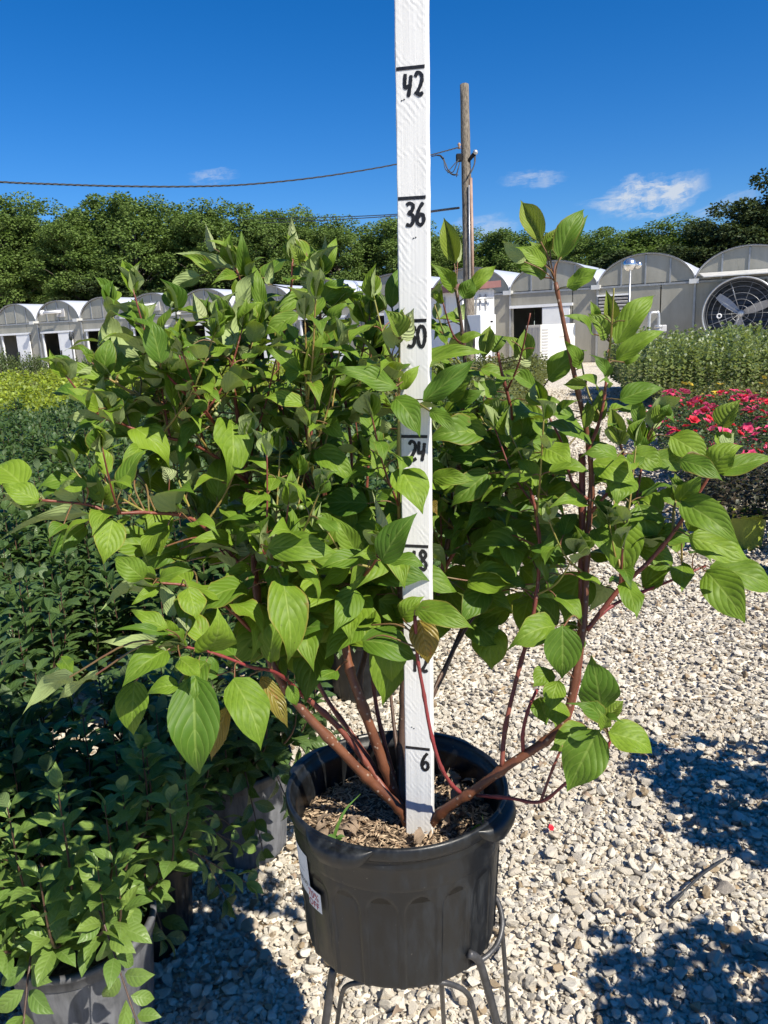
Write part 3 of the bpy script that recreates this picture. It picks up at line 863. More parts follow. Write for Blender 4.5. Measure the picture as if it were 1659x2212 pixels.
DIG = {'4': [[(.12, 1), (.05, .62), (.10, .42), (.55, .46)], [(.78, .92), (.66, .5), (.45, 0)]],
       '2': [[(.05, .82), (.35, 1), (.78, .88), (.80, .62), (.5, .32), (.08, .08), (.3, .16), (.55, .05), (.95, .14)]],
       '3': [[(.08, .92), (.45, 1), (.85, .9), (.75, .68), (.35, .55), (.8, .45), (.85, .18), (.5, 0), (.02, .06)]],
       '6': [[(.85, 1), (.42, .75), (.12, .4), (.18, .1), (.55, 0), (.9, .16), (.82, .42), (.45, .46), (.22, .3)]],
       '0': [[(.6, 1), (.2, .85), (.08, .45), (.3, .05), (.7, .02), (.95, .4), (.88, .8), (.55, 1)]],
       '1': [[(.55, 1), (.48, .5), (.45, 0)]],
       '8': [[(.75, .9), (.4, 1), (.15, .8), (.45, .55), (.85, .3), (.65, .02), (.2, .08), (.15, .35), (.55, .55), (.85, .78), (.7, .95)]]}
def ribbon(pts, wdt, y=-0.0005):
    pl = [Vector(p) for p in spline([(a, b, 0) for a, b in pts], 6)]
    v = []; f = []; m = len(pl)
    for i, p in enumerate(pl):
        t = (pl[min(i + 1, m - 1)] - pl[max(0, i - 1)]).normalized(); s = Vector((-t.y, t.x, 0)) * wdt * (0.5 + RN.uniform(-.07, .07))
        if i in (0, m - 1): s *= 0.75
        for q in (p - s, p + s): v.append((q.x, y - i * 0.000004, q.y))
    for i in range(m - 1): f.append((2 * i, 2 * i + 1, 2 * i + 3, 2 * i + 2))
    return v, f
for inch in range(6, 49, 6):
    z = inch * 0.0254
    MB().add([(-sw / 2 + .0015, -0.0005, z - .0022), (sw / 2 - .003, -0.0005, z - .0024), (sw / 2 - .0028, -0.0005, z + .0018), (-sw / 2 + .0016, -0.0005, z + .0020)],
             [(0, 1, 2, 3)]).build('tick_mark', M['ink'], stick)
    txt = str(inch); hgt = 0.0270; wdg = 0.0112; gap = 0.0132
    if inch == 48: continue
    x0 = sw / 2 - 0.0045 - gap * len(txt) + 0.002
    mb = MB()
    for i, ch in enumerate(txt):
        for st in DIG[ch]:
            v, f = ribbon([(x0 + i * gap + a * wdg, z - 0.0065 - hgt + b * hgt) for a, b in st], 0.0047)
            mb.add(v, f)
    o = mb.build('numeral', M['ink'], stick); tag(o, 'black painted number %d' % inch)
for (x, z) in ((-.006, .183), (-.009, .185), (.001, .865), (.004, .866), (-.012, 1.030), (-.009, 1.031)):
    MB().add([(x + .0012 * math.cos(a), -0.0005, z + .0008 * math.sin(a)) for a in np.linspace(0, 5.6, 8)], [tuple(range(8))]).build('nail_mark', M['dark'], stick)

# ------------------------------------------------------------------ the dogwood in the pot
TA = lambda a, b: (0.3307 * a, 384.0 + 0.3307 * b)
TB = lambda a, b: (548.6 + 0.3307 * a, 384.0 + 0.3307 * b)
TC = lambda a, b: (1097.2 + 0.3386 * a, 384.0 + 0.3386 * b)
TD = lambda a, b: (0.3307 * a, 877.7 + 0.3307 * b)
TE = lambda a, b: (548.6 + 0.3307 * a, 877.7 + 0.3307 * b)
TF = lambda a, b: (1097.2 + 0.3386 * a, 877.7 + 0.3386 * b)
TG = lambda a, b: (0.3307 * a, 1371.5 + 0.3307 * b)
TH = lambda a, b: (548.6 + 0.3638 * a, 1371.5 + 0.3638 * b)
TI = lambda a, b: (1097.2 + 0.3386 * a, 1371.5 + 0.3386 * b)
SH_O = POT_O + POT_M @ Vector((0.005, 0.01, 0.17))
shrub = empty('dogwood_shrub', SH_O, 'leafy red-stemmed dogwood shrub growing in the black pot in the foreground', 'shrub')
stem_pts = []          # sampled points of all stems, for tying leaves to wood
def stem(pts, r0, r1, mat, name='stem', record=True, knots=True):
    q = spline([tuple(P(*p)) for p in pts], 6); m = len(q); rr = []
    node = RN.randint(5, 9)
    for i in range(m):
        t = i / (m - 1); r = r0 + (r1 - r0) * t
        if knots and i % node == node - 1: r *= 1.28
        rr.append(r)
    mb = MB(); mb.tube([Vector(p) - SH_O for p in q], rr, 8)
    o = mb.build(name, M[mat], shrub)
    if record:
        for i in range(m):
            stem_pts.append(tuple(q[i]) + (rr[i],))
            if i: stem_pts.append(tuple((q[i] + q[i - 1]) / 2) + (rr[i],))
    return o
# main stems
stem([(885, 1790, 1.17), (862, 1745, 1.165), (800, 1688, 1.15), (735, 1620, 1.13), (650, 1530, 1.11), (595, 1450, 1.10), (570, 1380, 1.10), (552, 1250, 1.11), (540, 1080, 1.12), (515, 920, 1.10)], .0088, .0040, 'bark_brown')
stem([(880, 1770, 1.19), (855, 1720, 1.185), (825, 1640, 1.17), (778, 1510, 1.15), (752, 1430, 1.15), (728, 1270, 1.16), (705, 1120, 1.17), (690, 950, 1.16)], .0095, .0042, 'bark_brown')
stem([(850, 1700, 1.19), (808, 1590, 1.20), (776, 1480, 1.22), (790, 1400, 1.24), (800, 1250, 1.27), (790, 1100, 1.27)], .0075, .0036, 'bark_dark')
stem([(850, 1735, 1.17), (800, 1660, 1.18), (735, 1575, 1.17), (665, 1510, 1.15), (600, 1462, 1.12)], .0055, .0040, 'bark_red')
stem([(884, 1800, 1.175), (866, 1700, 1.19), (868, 1600, 1.20), (872, 1480, 1.20), (866, 1330, 1.16), (862, 1150, 1.10)], .0085, .0040, 'bark_dark')
stem([(895, 1790, 1.185), (880, 1690, 1.205), (885, 1580, 1.215), (905, 1500, 1.24), (930, 1380, 1.27), (955, 1240, 1.28), (985, 1060, 1.26), (1000, 880, 1.22), (1003, 760, 1.19), (985, 620, 1.17)], .0070, .0024, 'bark_dark')
stem([(994, 1712, 1.10), (972, 1690, 1.09), (950, 1650, 1.075), (930, 1580, 1.06), (914, 1490, 1.05), (902, 1420, 1.04), (896, 1330, 1.03)], .0030, .0022, 'petiole_red')
stem([(925, 1785, 1.16), (960, 1750, 1.135), (1020, 1710, 1.11), (1095, 1655, 1.09), (1190, 1592, 1.08), (1222, 1548, 1.08), (1245, 1450, 1.08), (1262, 1330, 1.085), (1268, 1180, 1.09), (1278, 1050, 1.09), (1270, 950, 1.08), (1245, 830, 1.06), (1222, 720, 1.045), (1200, 610, 1.03)], .0074, .0026, 'bark_brown')
stem([(1200, 1590, 1.09), (1232, 1530, 1.095), (1254, 1400, 1.10), (1257, 1250, 1.10), (1258, 1100, 1.10), (1257, 980, 1.10)], .0056, .0046, 'bark_red')
stem([(1268, 1362, 1.085), (1340, 1270, 1.07), (1400, 1215, 1.06), (1455, 1150, 1.05), (1500, 1080, 1.04), (1545, 1005, 1.02), (1566, 955, 1.01)], .0038, .0020, 'bark_red')
stem([(1268, 1358, 1.08), (1320, 1310, 1.09), (1380, 1282, 1.10), (1440, 1258, 1.11), (1525, 1222, 1.12)], .0026, .0017, 'petiole_red')
stem([(1084, 1655, 1.09), (1092, 1570, 1.10), (1120, 1450, 1.11), (1152, 1330, 1.12), (1166, 1200, 1.12), (1158, 1110, 1.12), (1145, 1055, 1.12)], .0036, .0022, 'bark_red')
stem([(1130, 1622, 1.085), (1130, 1580, 1.08), (1142, 1530, 1.08), (1160, 1490, 1.09)], .0030, .0020, 'petiole_red')
stem([(1030, 1718, 1.115), (1100, 1724, 1.07), (1168, 1732, 1.04), (1225, 1690, 1.02), (1300, 1640, 1.01), (1318, 1600, 1.0)], .0026, .0017, 'petiole_red')
stem([(1168, 1732, 1.04), (1190, 1670, 1.04), (1215, 1610, 1.04)], .0022, .0016, 'bark_red')
stem([(905, 1560, 1.22), (950, 1470, 1.28), (985, 1390, 1.33), (1025, 1290, 1.36), (1070, 1180, 1.36), (1115, 1020, 1.32), (1150, 880, 1.28)], .0050, .0024, 'bark_dark')
stem([(905, 1580, 1.21), (942, 1480, 1.25), (1000, 1370, 1.29), (1045, 1300, 1.32)], .0034, .0020, 'bark_dark')
stem([(955, 1240, 1.28), (1030, 1100, 1.26), (1090, 980, 1.23), (1105, 900, 1.20), (1085, 810, 1.17), (1075, 760, 1.16)], .0038, .0020, 'bark_red')
stem([(872, 1750, 1.18), (840, 1640, 1.20), (812, 1520, 1.22), (806, 1400, 1.23), (830, 1260, 1.22), (845, 1120, 1.20)], .0040, .0022, 'bark_red')
stem([(860, 1740, 1.18), (770, 1600, 1.20), (700, 1500, 1.21), (650, 1380, 1.21), (640, 1220, 1.20), (615, 1080, 1.19)], .0042, .0024, 'bark_red')
stem([(876, 1745, 1.19), (855, 1600, 1.23), (842, 1470, 1.26), (838, 1330, 1.27)], .0034, .0022, 'bark_dark')
# secondary shoots
SHOOT = [
 ([(515, 920, 1.10), (505, 840, 1.08), (492, 750, 1.06), (482, 690, 1.05)], 'bark_red'),
 ([(540, 1080, 1.12), (545, 900, 1.14), (540, 760, 1.14), (530, 640, 1.12), (505, 570, 1.10)], 'bark_red'),
 ([(530, 1000, 1.11), (460, 910, 1.05), (400, 850, 1.01), (345, 795, 0.98)], 'petiole_red'),
 ([(555, 1260, 1.10), (430, 1130, 1.05), (330, 1108, 1.01), (240, 1108, 0.98), (190, 1090, 0.97), (85, 1080, 0.95)], 'bark_red'),
 ([(535, 1040, 1.11), (430, 965, 1.06), (310, 935, 1.02), (250, 905, 1.0), (228, 880, 0.99)], 'bark_red'),
 ([(500, 950, 1.09), (380, 890, 1.05), (290, 850, 1.02), (230, 815, 1.0)], 'shoot_green'),
 ([(700, 1120, 1.16), (672, 1000, 1.06), (664, 880, 1.02), (660, 790, 1.0)], 'shoot_green'),
 ([(728, 1270, 1.16), (760, 1060, 1.16), (745, 860, 1.16), (695, 700, 1.14), (692, 590, 1.12)], 'bark_red'),
 ([(705, 1120, 1.17), (620, 950, 1.16), (600, 800, 1.15), (625, 660, 1.12), (632, 560, 1.10)], 'bark_red'),
 ([(790, 1100, 1.27), (800, 900, 1.24), (800, 760, 1.18), (788, 690, 1.15)], 'bark_red'),
 ([(575, 1400, 1.10), (500, 1320, 1.04), (420, 1270, 1.0), (335, 1258, 0.98)], 'bark_red'),
 ([(660, 1505, 1.14), (600, 1455, 1.06), (540, 1440, 1.0), (465, 1412, 0.97), (390, 1395, 0.95)], 'petiole_red'),
 ([(862, 1150, 1.10), (861, 980, 1.05), (862, 850, 1.02), (863, 735, 1.0)], 'shoot_green'),
 ([(728, 1290, 1.16), (780, 1250, 1.06), (812, 1210, 1.0), (818, 1180, 0.98)], 'bark_red'),
 ([(570, 1390, 1.10), (590, 1290, 1.05), (582, 1220, 1.02), (565, 1185, 1.0)], 'bark_red'),
 ([(1268, 980, 1.08), (1298, 900, 1.07), (1312, 800, 1.06), (1318, 740, 1.05)], 'bark_red'),
 ([(1270, 1080, 1.09), (1235, 1040, 1.10), (1215, 960, 1.10), (1170, 870, 1.12)], 'bark_red'),
 ([(1275, 1110, 1.09), (1330, 1040, 1.07), (1345, 985, 1.05), (1340, 960, 1.04)], 'bark_red'),
 ([(1340, 1270, 1.07), (1368, 1190, 1.10), (1375, 1080, 1.12), (1395, 960, 1.13)], 'bark_red'),
 ([(1255, 1180, 1.10), (1220, 1120, 1.13), (1200, 1050, 1.15), (1190, 1000, 1.15)], 'bark_red'),
 ([(1455, 1150, 1.05), (1455, 1110, 1.07), (1460, 1080, 1.08)], 'shoot_green'),
 ([(1340, 1262, 1.07), (1342, 1230, 1.05), (1345, 1180, 1.03)], 'bark_red'),
]
for pts, mt in SHOOT:
    stem(pts, .0026, .0014, mt)
sp = np.array(stem_pts)

LT = []        # leaf shapes shared by all leaves: 0-5 mature, 6-8 cupped or folded young ones
for k, (fo, be, ti, wv, tw) in enumerate(((.16, .25, .35, .5, .05), (.10, .55, .5, .7, -.1), (.28, .35, .7, .6, .15), (.05, .15, .25, .9, 0), (.22, .75, .4, .6, -.2), (.14, .4, .9, 1.1, .25),
                                          (.75, -.25, -.3, .5, .1), (.55, .55, .6, .8, -.15), (.95, -.1, .5, .3, 0))):
    LT.append(leaf_template(10, 3, fold=fo, bend=be, tipbend=ti, wave=wv, wide=0.5, tip=1.1, twist=tw, seed=k, peak=0.40))
LM = [mesh_np('leaf', t[0], t[1], (M['dogwood_leaf'] if k < 6 else M['dogwood_young'],), uv=t[2], smooth=True) for k, t in enumerate(LT)]
LMR = [mesh_np('leaf', t[0], t[1], (M['dogwood_red'],), uv=t[2], smooth=True) for t in LT[:3]]
LEAVES = []    # (screen area, template, matrix, red)
TW = []        # petioles
def add_leaf(base, tipp, W, tpl, flip=False, red=False, nrm=None, petiole=True, order=0.0):
    if order == 0.0:        # keep the gaps through which the shed, the doorway and the path are seen
        for q in (base, tipp, (base + tipp) / 2):
            dz_ = (q - CAM).dot(FW); qx = CX + FPX * (q - CAM).dot(RT) / dz_; qy = CY - FPX * (q - CAM).dot(UP) / dz_
            if (1015 < qx < 1260 and 615 < qy < 800) or (1190 < qx < 1300 and 800 < qy < 900) or (1290 < qx < 1480 and 560 < qy < 760) or (850 < qx < 950 and 300 < qy < 640) or (868 < qx < 950 and 925 < qy < 1012 and dz_ < 1.12): return
    ax = tipp - base; L = ax.length
    if nrm is None:
        toc = (CAM - base).normalized()
        nrm = toc * 1.15 + Vector((0, 0, 0.5)) + S2 * 0.35 + Vector((RN.uniform(-.35, .35), RN.uniform(-.35, .35), RN.uniform(-.3, .3)))
        if flip: nrm = Vector((0, 0, 0.35)) - toc * 0.9 + Vector((RN.uniform(-.3, .3), RN.uniform(-.3, .3), 0))
    m = frame(base, ax, nrm, L, W)
    LEAVES.append([L * W / ((base - CAM).length ** 2) + order, tpl, m, red])
    if petiole:
        b = np.array(base)
        d = np.linalg.norm(sp[:, :3] - b, axis=1) + 0.7 * np.maximum(0, sp[:, 2] - b[2])
        k = int(d.argmin()); s = Vector(sp[k, :3]); dist = (base - s).length
        mid = (s + base) / 2 + Vector((0, 0, 0.12 * dist)) - ax.normalized() * (0.10 * dist)
        TW.append((spline([s, mid, base + ax * 0.04], 4), 0.0009 if dist < .06 else 0.0013, dist))

HAND = []
def LL(T, rows): HAND.extend([(T,) + r for r in rows])
# base x, y, tip x, y, width (all on enlarged tiles of the frame), kind: l lit in front, d deep in shade, u underside seen, y young, r reddened
LL(TA, [(1400,470,1340,290,50,'uy'),(1520,600,1145,490,95,'u'),(1410,630,1190,510,80,''),(1600,640,1575,345,100,''),(1530,600,1500,410,65,'uy'),(1310,640,1105,750,115,'u'),
 (1540,640,1380,700,80,''),(1550,780,1520,640,85,''),(1480,1160,1625,715,125,'ul'),(1450,1060,1410,760,110,'uy'),(1300,930,1260,750,85,'uy'),(1420,1170,1060,1060,140,'u'),
 (1050,1210,960,900,180,'l'),(1040,1190,840,950,70,''),(1030,1240,730,1080,120,'u'),(680,1290,725,1040,150,'l'),(660,1270,640,1040,65,'uy'),(600,1210,500,1090,55,'y'),
 (680,1320,370,1240,110,'l'),(690,1530,620,1370,75,'y'),(640,1520,440,1370,120,'l'),(690,1560,410,1570,95,'u'),(760,1410,590,1375,70,''),(1110,1310,740,1300,120,'d'),
 (1170,1390,1060,1180,115,''),(1190,1390,1290,1270,100,''),(1210,1120,1330,1250,90,'d'),(1400,1180,1270,1230,120,'d'),(1310,1320,1240,1150,110,'d'),(1560,1100,1650,1230,90,'u'),
 (870,1470,700,1370,70,''),(1030,1550,870,1480,90,'d'),(1180,1450,1000,1420,100,'d'),(1350,1450,1240,1560,100,'l'),(1480,1400,1360,1500,110,'d')])
LL(TB, [(270,440,240,240,60,'uy'),(400,560,190,400,135,''),(300,560,230,420,75,'y'),(460,600,465,360,55,'uy'),(450,640,540,390,95,'d'),(410,705,300,555,150,'uy'),(390,740,70,950,135,''),
 (450,800,600,660,115,'l'),(470,820,690,720,95,''),(480,960,640,820,105,'l'),(290,890,60,1045,135,'l'),(60,900,-5,560,100,''),(90,700,120,530,55,'uy'),(400,910,280,900,75,''),
 (870,860,670,700,95,'u'),(720,870,700,750,70,'y'),(725,870,745,760,60,'y'),(900,850,950,590,115,'l'),(985,840,1130,580,100,'y'),(950,1040,850,860,130,'yl'),(955,1040,1045,850,140,'uyl'),
 (735,1060,810,905,110,'l'),(850,850,770,800,85,''),(1020,1260,1530,1150,150,'d'),(1110,1460,1460,1180,165,'l'),(1270,1450,1430,1280,150,'l'),(1330,1490,1510,1390,110,'l'),(940,1370,520,1240,150,'l'),
 (960,1385,820,1190,90,''),(965,1385,1085,1225,90,''),(330,1300,60,1090,115,''),(340,1290,400,990,105,'y'),(345,1280,470,1000,95,''),(130,1290,-60,1390,130,'l'),(330,1480,60,1440,130,'l'),
 (560,1410,690,1290,115,'l'),(380,1540,580,1290,120,'d'),(925,1440,1085,1700,190,'l'),(900,1640,640,1590,120,'u'),(1310,560,1240,260,110,'y'),(1330,560,1310,310,65,'uy'),(1300,720,1150,560,115,'l'),
 (1310,740,1235,620,85,''),(1370,790,1430,650,130,'l'),(1380,760,1600,560,110,'d'),(1340,940,1200,925,75,''),(1340,920,1380,815,80,'uy'),(1190,925,1200,800,55,'uy'),(1230,960,1175,1060,80,''),
 (1350,1070,1500,1030,80,'l'),(1500,1180,1545,960,90,'y'),(1560,1140,1640,1040,100,'y'),(1480,1250,1659,1350,120,'d'),(1590,1400,1470,1330,100,''),(700,1130,640,1050,70,''),(760,1170,660,1100,80,'d'),
 (620,1450,480,1380,100,'d'),(560,1600,480,1490,110,'l'),(720,1480,860,1380,100,'d'),(770,1560,650,1500,100,'l'),(1180,1350,1060,1260,90,''),(1230,1560,1160,1440,100,'d'),(1400,1560,1290,1480,110,'d')])
LL(TC, [(210,410,80,140,125,'y'),(325,510,490,200,160,'l'),(335,515,512,235,95,'d'),(240,460,310,320,85,'y'),(265,470,320,360,60,'y'),(240,560,45,440,110,''),(110,540,-40,400,105,'u'),(240,640,20,570,100,''),
 (240,545,130,400,90,''),(380,700,590,580,140,'l'),(540,1000,350,880,115,''),(560,900,525,785,60,'y'),(650,950,625,715,85,'y'),(640,1010,505,865,130,'y'),(665,1010,700,880,75,'uy'),(690,1060,940,750,175,'l'),
 (690,1165,1000,980,130,'l'),(640,1270,525,1130,85,'l'),(250,1290,500,1100,170,'d'),(470,1210,365,1040,105,''),(430,1205,475,1110,45,'y'),(565,1355,430,1270,110,'l'),(710,1420,990,1340,165,'l'),(640,1335,575,1310,60,'l'),
 (175,1350,-60,1240,110,'d'),(120,1160,105,965,95,'y'),(60,1140,-30,1010,105,'y'),(80,1190,150,1100,110,'uy'),(490,1600,510,1410,65,'y'),(560,1560,600,1350,90,'y'),(430,1540,210,1490,115,'l'),(835,1570,825,1385,95,'l'),
 (935,1570,1030,1430,80,'y'),(880,1490,700,1480,90,''),(1365,1590,1490,1410,125,'y'),(150,1430,350,1440,90,'l'),(330,1500,450,1420,90,'l'),(500,1330,350,1320,70,'y'),(740,1180,850,1130,70,'d'),(960,1480,1060,1560,90,'d')])
LL(TD, [(250,620,25,515,150,'l'),(250,650,-20,640,95,'u'),(560,670,270,650,110,'u'),(620,700,10,880,110,'u'),(570,525,400,520,110,'l'),(680,640,750,480,115,'d'),(740,735,680,1015,185,'l'),(560,780,330,980,120,'d'),
 (420,770,320,860,100,'l'),(1270,60,990,245,85,'u'),(1515,85,1490,490,240,'l'),(1040,655,1045,960,165,'d'),(930,260,790,390,95,'l'),(950,170,540,320,75,'d'),(1110,480,1050,395,95,'uy'),(940,1130,755,990,150,'l'),
 (930,1140,755,1080,75,'u'),(1010,1160,685,1315,150,'ul'),(1040,1180,870,1290,75,''),(1040,1130,1240,1070,90,'l'),(1130,1380,1045,1150,95,'u'),(1090,1460,870,1340,115,'l'),(1140,1530,1060,1380,105,''),(1100,1490,765,1465,65,'l'),
 (1225,1470,1155,1385,90,'uy'),(1365,1590,1420,1335,250,'l'),(1140,1610,650,1550,100,'u'),(1230,1185,1275,1390,180,'l'),(1640,1050,1410,1260,150,'l'),(1645,1080,1530,1300,105,'l'),(1655,1150,1550,1360,65,'u'),(1530,880,1245,890,110,'l'),
 (1640,970,1540,765,110,'uy'),(1200,1080,1060,1130,100,'d'),(980,290,1110,440,130,'d'),(1290,430,1150,310,120,'d'),(1340,480,1480,640,150,'d'),(1180,640,1040,600,110,''),(1250,760,1420,840,130,'l'),(1180,930,920,1050,160,'d'),
 (1400,960,1240,1000,120,'d'),(1320,1330,1420,1480,140,'d'),(880,420,760,360,80,'d'),(1560,700,1440,760,110,'l'),(1620,460,1500,620,120,'d')])
LL(TE, [(410,285,650,505,165,'l'),(350,535,385,705,115,'l'),(425,650,735,700,150,'l'),(955,408,1095,685,235,'l'),(1150,620,1195,710,75,'r'),(830,1015,1050,715,205,'l'),(812,965,772,570,65,'uy'),(800,970,655,985,100,''),
 (550,930,300,715,155,'l'),(95,930,525,960,195,'l'),(720,1008,280,1125,175,'l'),(900,1030,1340,1230,170,'l'),(815,1125,842,1620,265,'l'),(185,1115,222,1640,245,'l'),(690,1290,420,1640,285,'d'),(965,1390,1100,1250,140,'l'),
 (1060,1325,1415,1450,165,'l'),(1085,1395,1135,1665,180,'r'),(1165,470,1425,490,115,'l'),(1190,660,1270,645,90,'l'),(1390,420,1659,560,175,'d'),(1385,510,1455,735,200,'d'),(1420,915,1640,815,135,'l'),(1340,890,1465,740,120,'l'),
 (1245,1070,1390,1265,205,'d'),(1250,850,1300,1035,135,'d'),(1440,1010,1659,1230,200,'d'),(1545,700,1640,890,165,'d'),(1390,1390,1605,1565,220,'d'),(1390,1265,1585,1285,75,'l'),(1150,30,1335,190,90,'l'),(1290,95,1535,210,125,'l'),
 (1500,215,1659,285,150,'d'),(880,900,700,830,110,'d'),(560,920,580,740,110,'y'),(580,930,690,780,100,'l'),(120,700,190,540,90,'u'),(140,860,110,590,80,'u'),(480,110,590,220,120,'l'),(240,420,20,520,150,'l'),(520,480,430,640,120,'d'),
 (600,580,720,460,140,'d'),(800,600,900,660,120,'l'),(640,1060,900,1110,150,'d'),(920,1180,1020,1060,110,'l'),(600,1200,650,1260,90,'l'),(490,1210,560,1340,130,'d'),(270,1300,310,1530,160,'d'),(300,1480,240,1600,90,'l'),(20,1250,60,1560,190,'d'),
 (1230,1350,1180,1540,150,'d'),(200,180,20,60,120,'l'),(740,160,900,230,110,'d'),(1200,80,1400,30,130,'d'),(430,1150,300,1080,130,'l'),(930,640,860,560,90,'d')])
LL(TF, [(230,260,390,360,170,'l'),(50,335,250,400,110,'l'),(500,625,280,650,110,'l'),(0,690,280,790,150,'d'),(520,830,185,975,200,'d'),(465,1060,370,1350,225,'d'),(700,715,740,1085,215,'l'),(840,630,880,880,205,'l'),(710,455,690,620,190,'l'),
 (545,360,790,480,180,'l'),(700,325,480,330,95,'l'),(790,300,975,395,145,'d'),(1040,190,1270,355,165,'l'),(920,335,1115,390,125,'l'),(1100,345,1345,465,125,'l'),(1280,405,1475,265,160,'l'),(1330,430,1670,340,120,'l'),(1115,605,1440,855,185,'l'),
 (1080,600,1065,440,95,'y'),(1090,600,1230,450,110,'l'),(1155,830,1520,975,180,'l'),(900,820,1180,895,135,'l'),(1160,700,1365,800,190,'l'),(820,890,1025,1015,150,'l'),(1265,1050,1490,1355,205,'l'),(1290,1030,1670,1180,190,'l'),(305,1400,30,1540,170,'l'),
 (320,1385,150,1240,150,'d'),(340,1390,440,1425,95,'d'),(370,1420,350,1625,215,'d'),(60,590,0,470,115,'l'),(860,280,820,190,80,'y'),(1000,60,1030,-10,70,'y'),(720,240,660,20,95,'y'),(1385,250,1330,170,95,'y'),(1385,255,1440,175,90,'uy'),(560,780,640,960,110,'l'),
 (640,600,570,660,110,'d'),(1200,930,1290,990,120,'l'),(950,560,1130,650,90,'d'),(130,130,240,240,120,'d'),(40,240,160,300,110,'l'),(330,420,190,560,120,'d'),(440,600,350,480,100,'d'),(620,430,540,520,100,'d')])
LL(TG, [(1275,265,1302,875,300,'l'),(1525,290,1690,725,260,'l'),(1170,330,975,385,135,'l'),(880,300,872,635,195,'d'),(1175,155,1300,280,140,'l'),(1420,270,1280,150,140,'d'),(470,265,170,500,135,'u'),(640,250,365,455,85,'u'),(400,150,470,250,100,'d'),(1490,470,1385,805,115,'r'),(1085,105,815,325,190,'l')])
LL(TH, [(40,250,190,535,105,'r'),(200,300,250,415,80,'l'),(835,-40,765,395,250,'l'),(1400,-60,1415,190,200,'d'),(490,215,380,265,110,'l'),(150,140,170,300,80,'d')])
LL(TI, [(600,490,540,160,215,'l'),(590,560,400,450,120,'l'),(620,540,730,430,95,'y'),(610,570,725,560,85,'l'),(575,605,395,965,240,'l'),(530,600,285,725,170,'d'),(640,620,895,745,190,'l'),(320,290,270,475,120,'l'),(275,220,170,320,120,'d'),(310,420,300,575,150,'l'),(200,400,240,560,130,'d'),(600,600,570,480,80,'l'),(350,-60,345,250,200,'l')])
def stem_depth(x, y):
    """depth of the stem nearest to a place in the frame"""
    b = P(x, y, 1.08)
    d = np.linalg.norm((sp[:, :3] - np.array(CAM)) - np.array(b - CAM) * (((sp[:, :3] - np.array(CAM)) @ np.array(FW)) / 1.08)[:, None], axis=1)
    k = np.argsort(d)[:6]
    return float((((sp[k, :3] - np.array(CAM)) @ np.array(FW))).mean())
for (T, bx, by, tx, ty, wd_, kd) in HAND:
    x0, y0 = T(bx, by); x1, y1 = T(tx, ty)
    sc = 0.3307 if T not in (TC, TF, TI) else 0.3386
    if T is TH: sc = 0.3638
    zb = stem_depth(x0, y0)
    if 'l' in kd: zb -= RN.uniform(0.015, 0.06)
    elif 'd' in kd: zb += RN.uniform(0.02, 0.07)
    else: zb += RN.uniform(-.02, .02)
    zb = min(max(zb, 0.90), 1.33)
    dz = RN.uniform(-.035, .010) if 'u' not in kd else RN.uniform(-.02, .03)
    if 'y' in kd: dz = RN.uniform(-.015, .015)
    Bp = P(x0, y0, zb); Tp = P(x1, y1, zb + dz); Tp += (Tp - Bp) * (0.06 if T not in (TA, TB, TC, TF, TI) else 0.10 if T in (TF, TI) else 0.0)
    Wm = wd_ * sc / FPX * zb * ((1.08 if T not in (TA, TB, TC, TF, TI) else 1.2 if T in (TF, TI) else .95) if 'y' not in kd else 1.15)
    tpl = RN.choice((6, 7, 8)) if 'y' in kd else RN.randint(0, 5)
    add_leaf(Bp, Tp, Wm, tpl if 'r' not in kd else RN.randint(0, 2), flip='u' in kd, red='r' in kd, order=0.004)
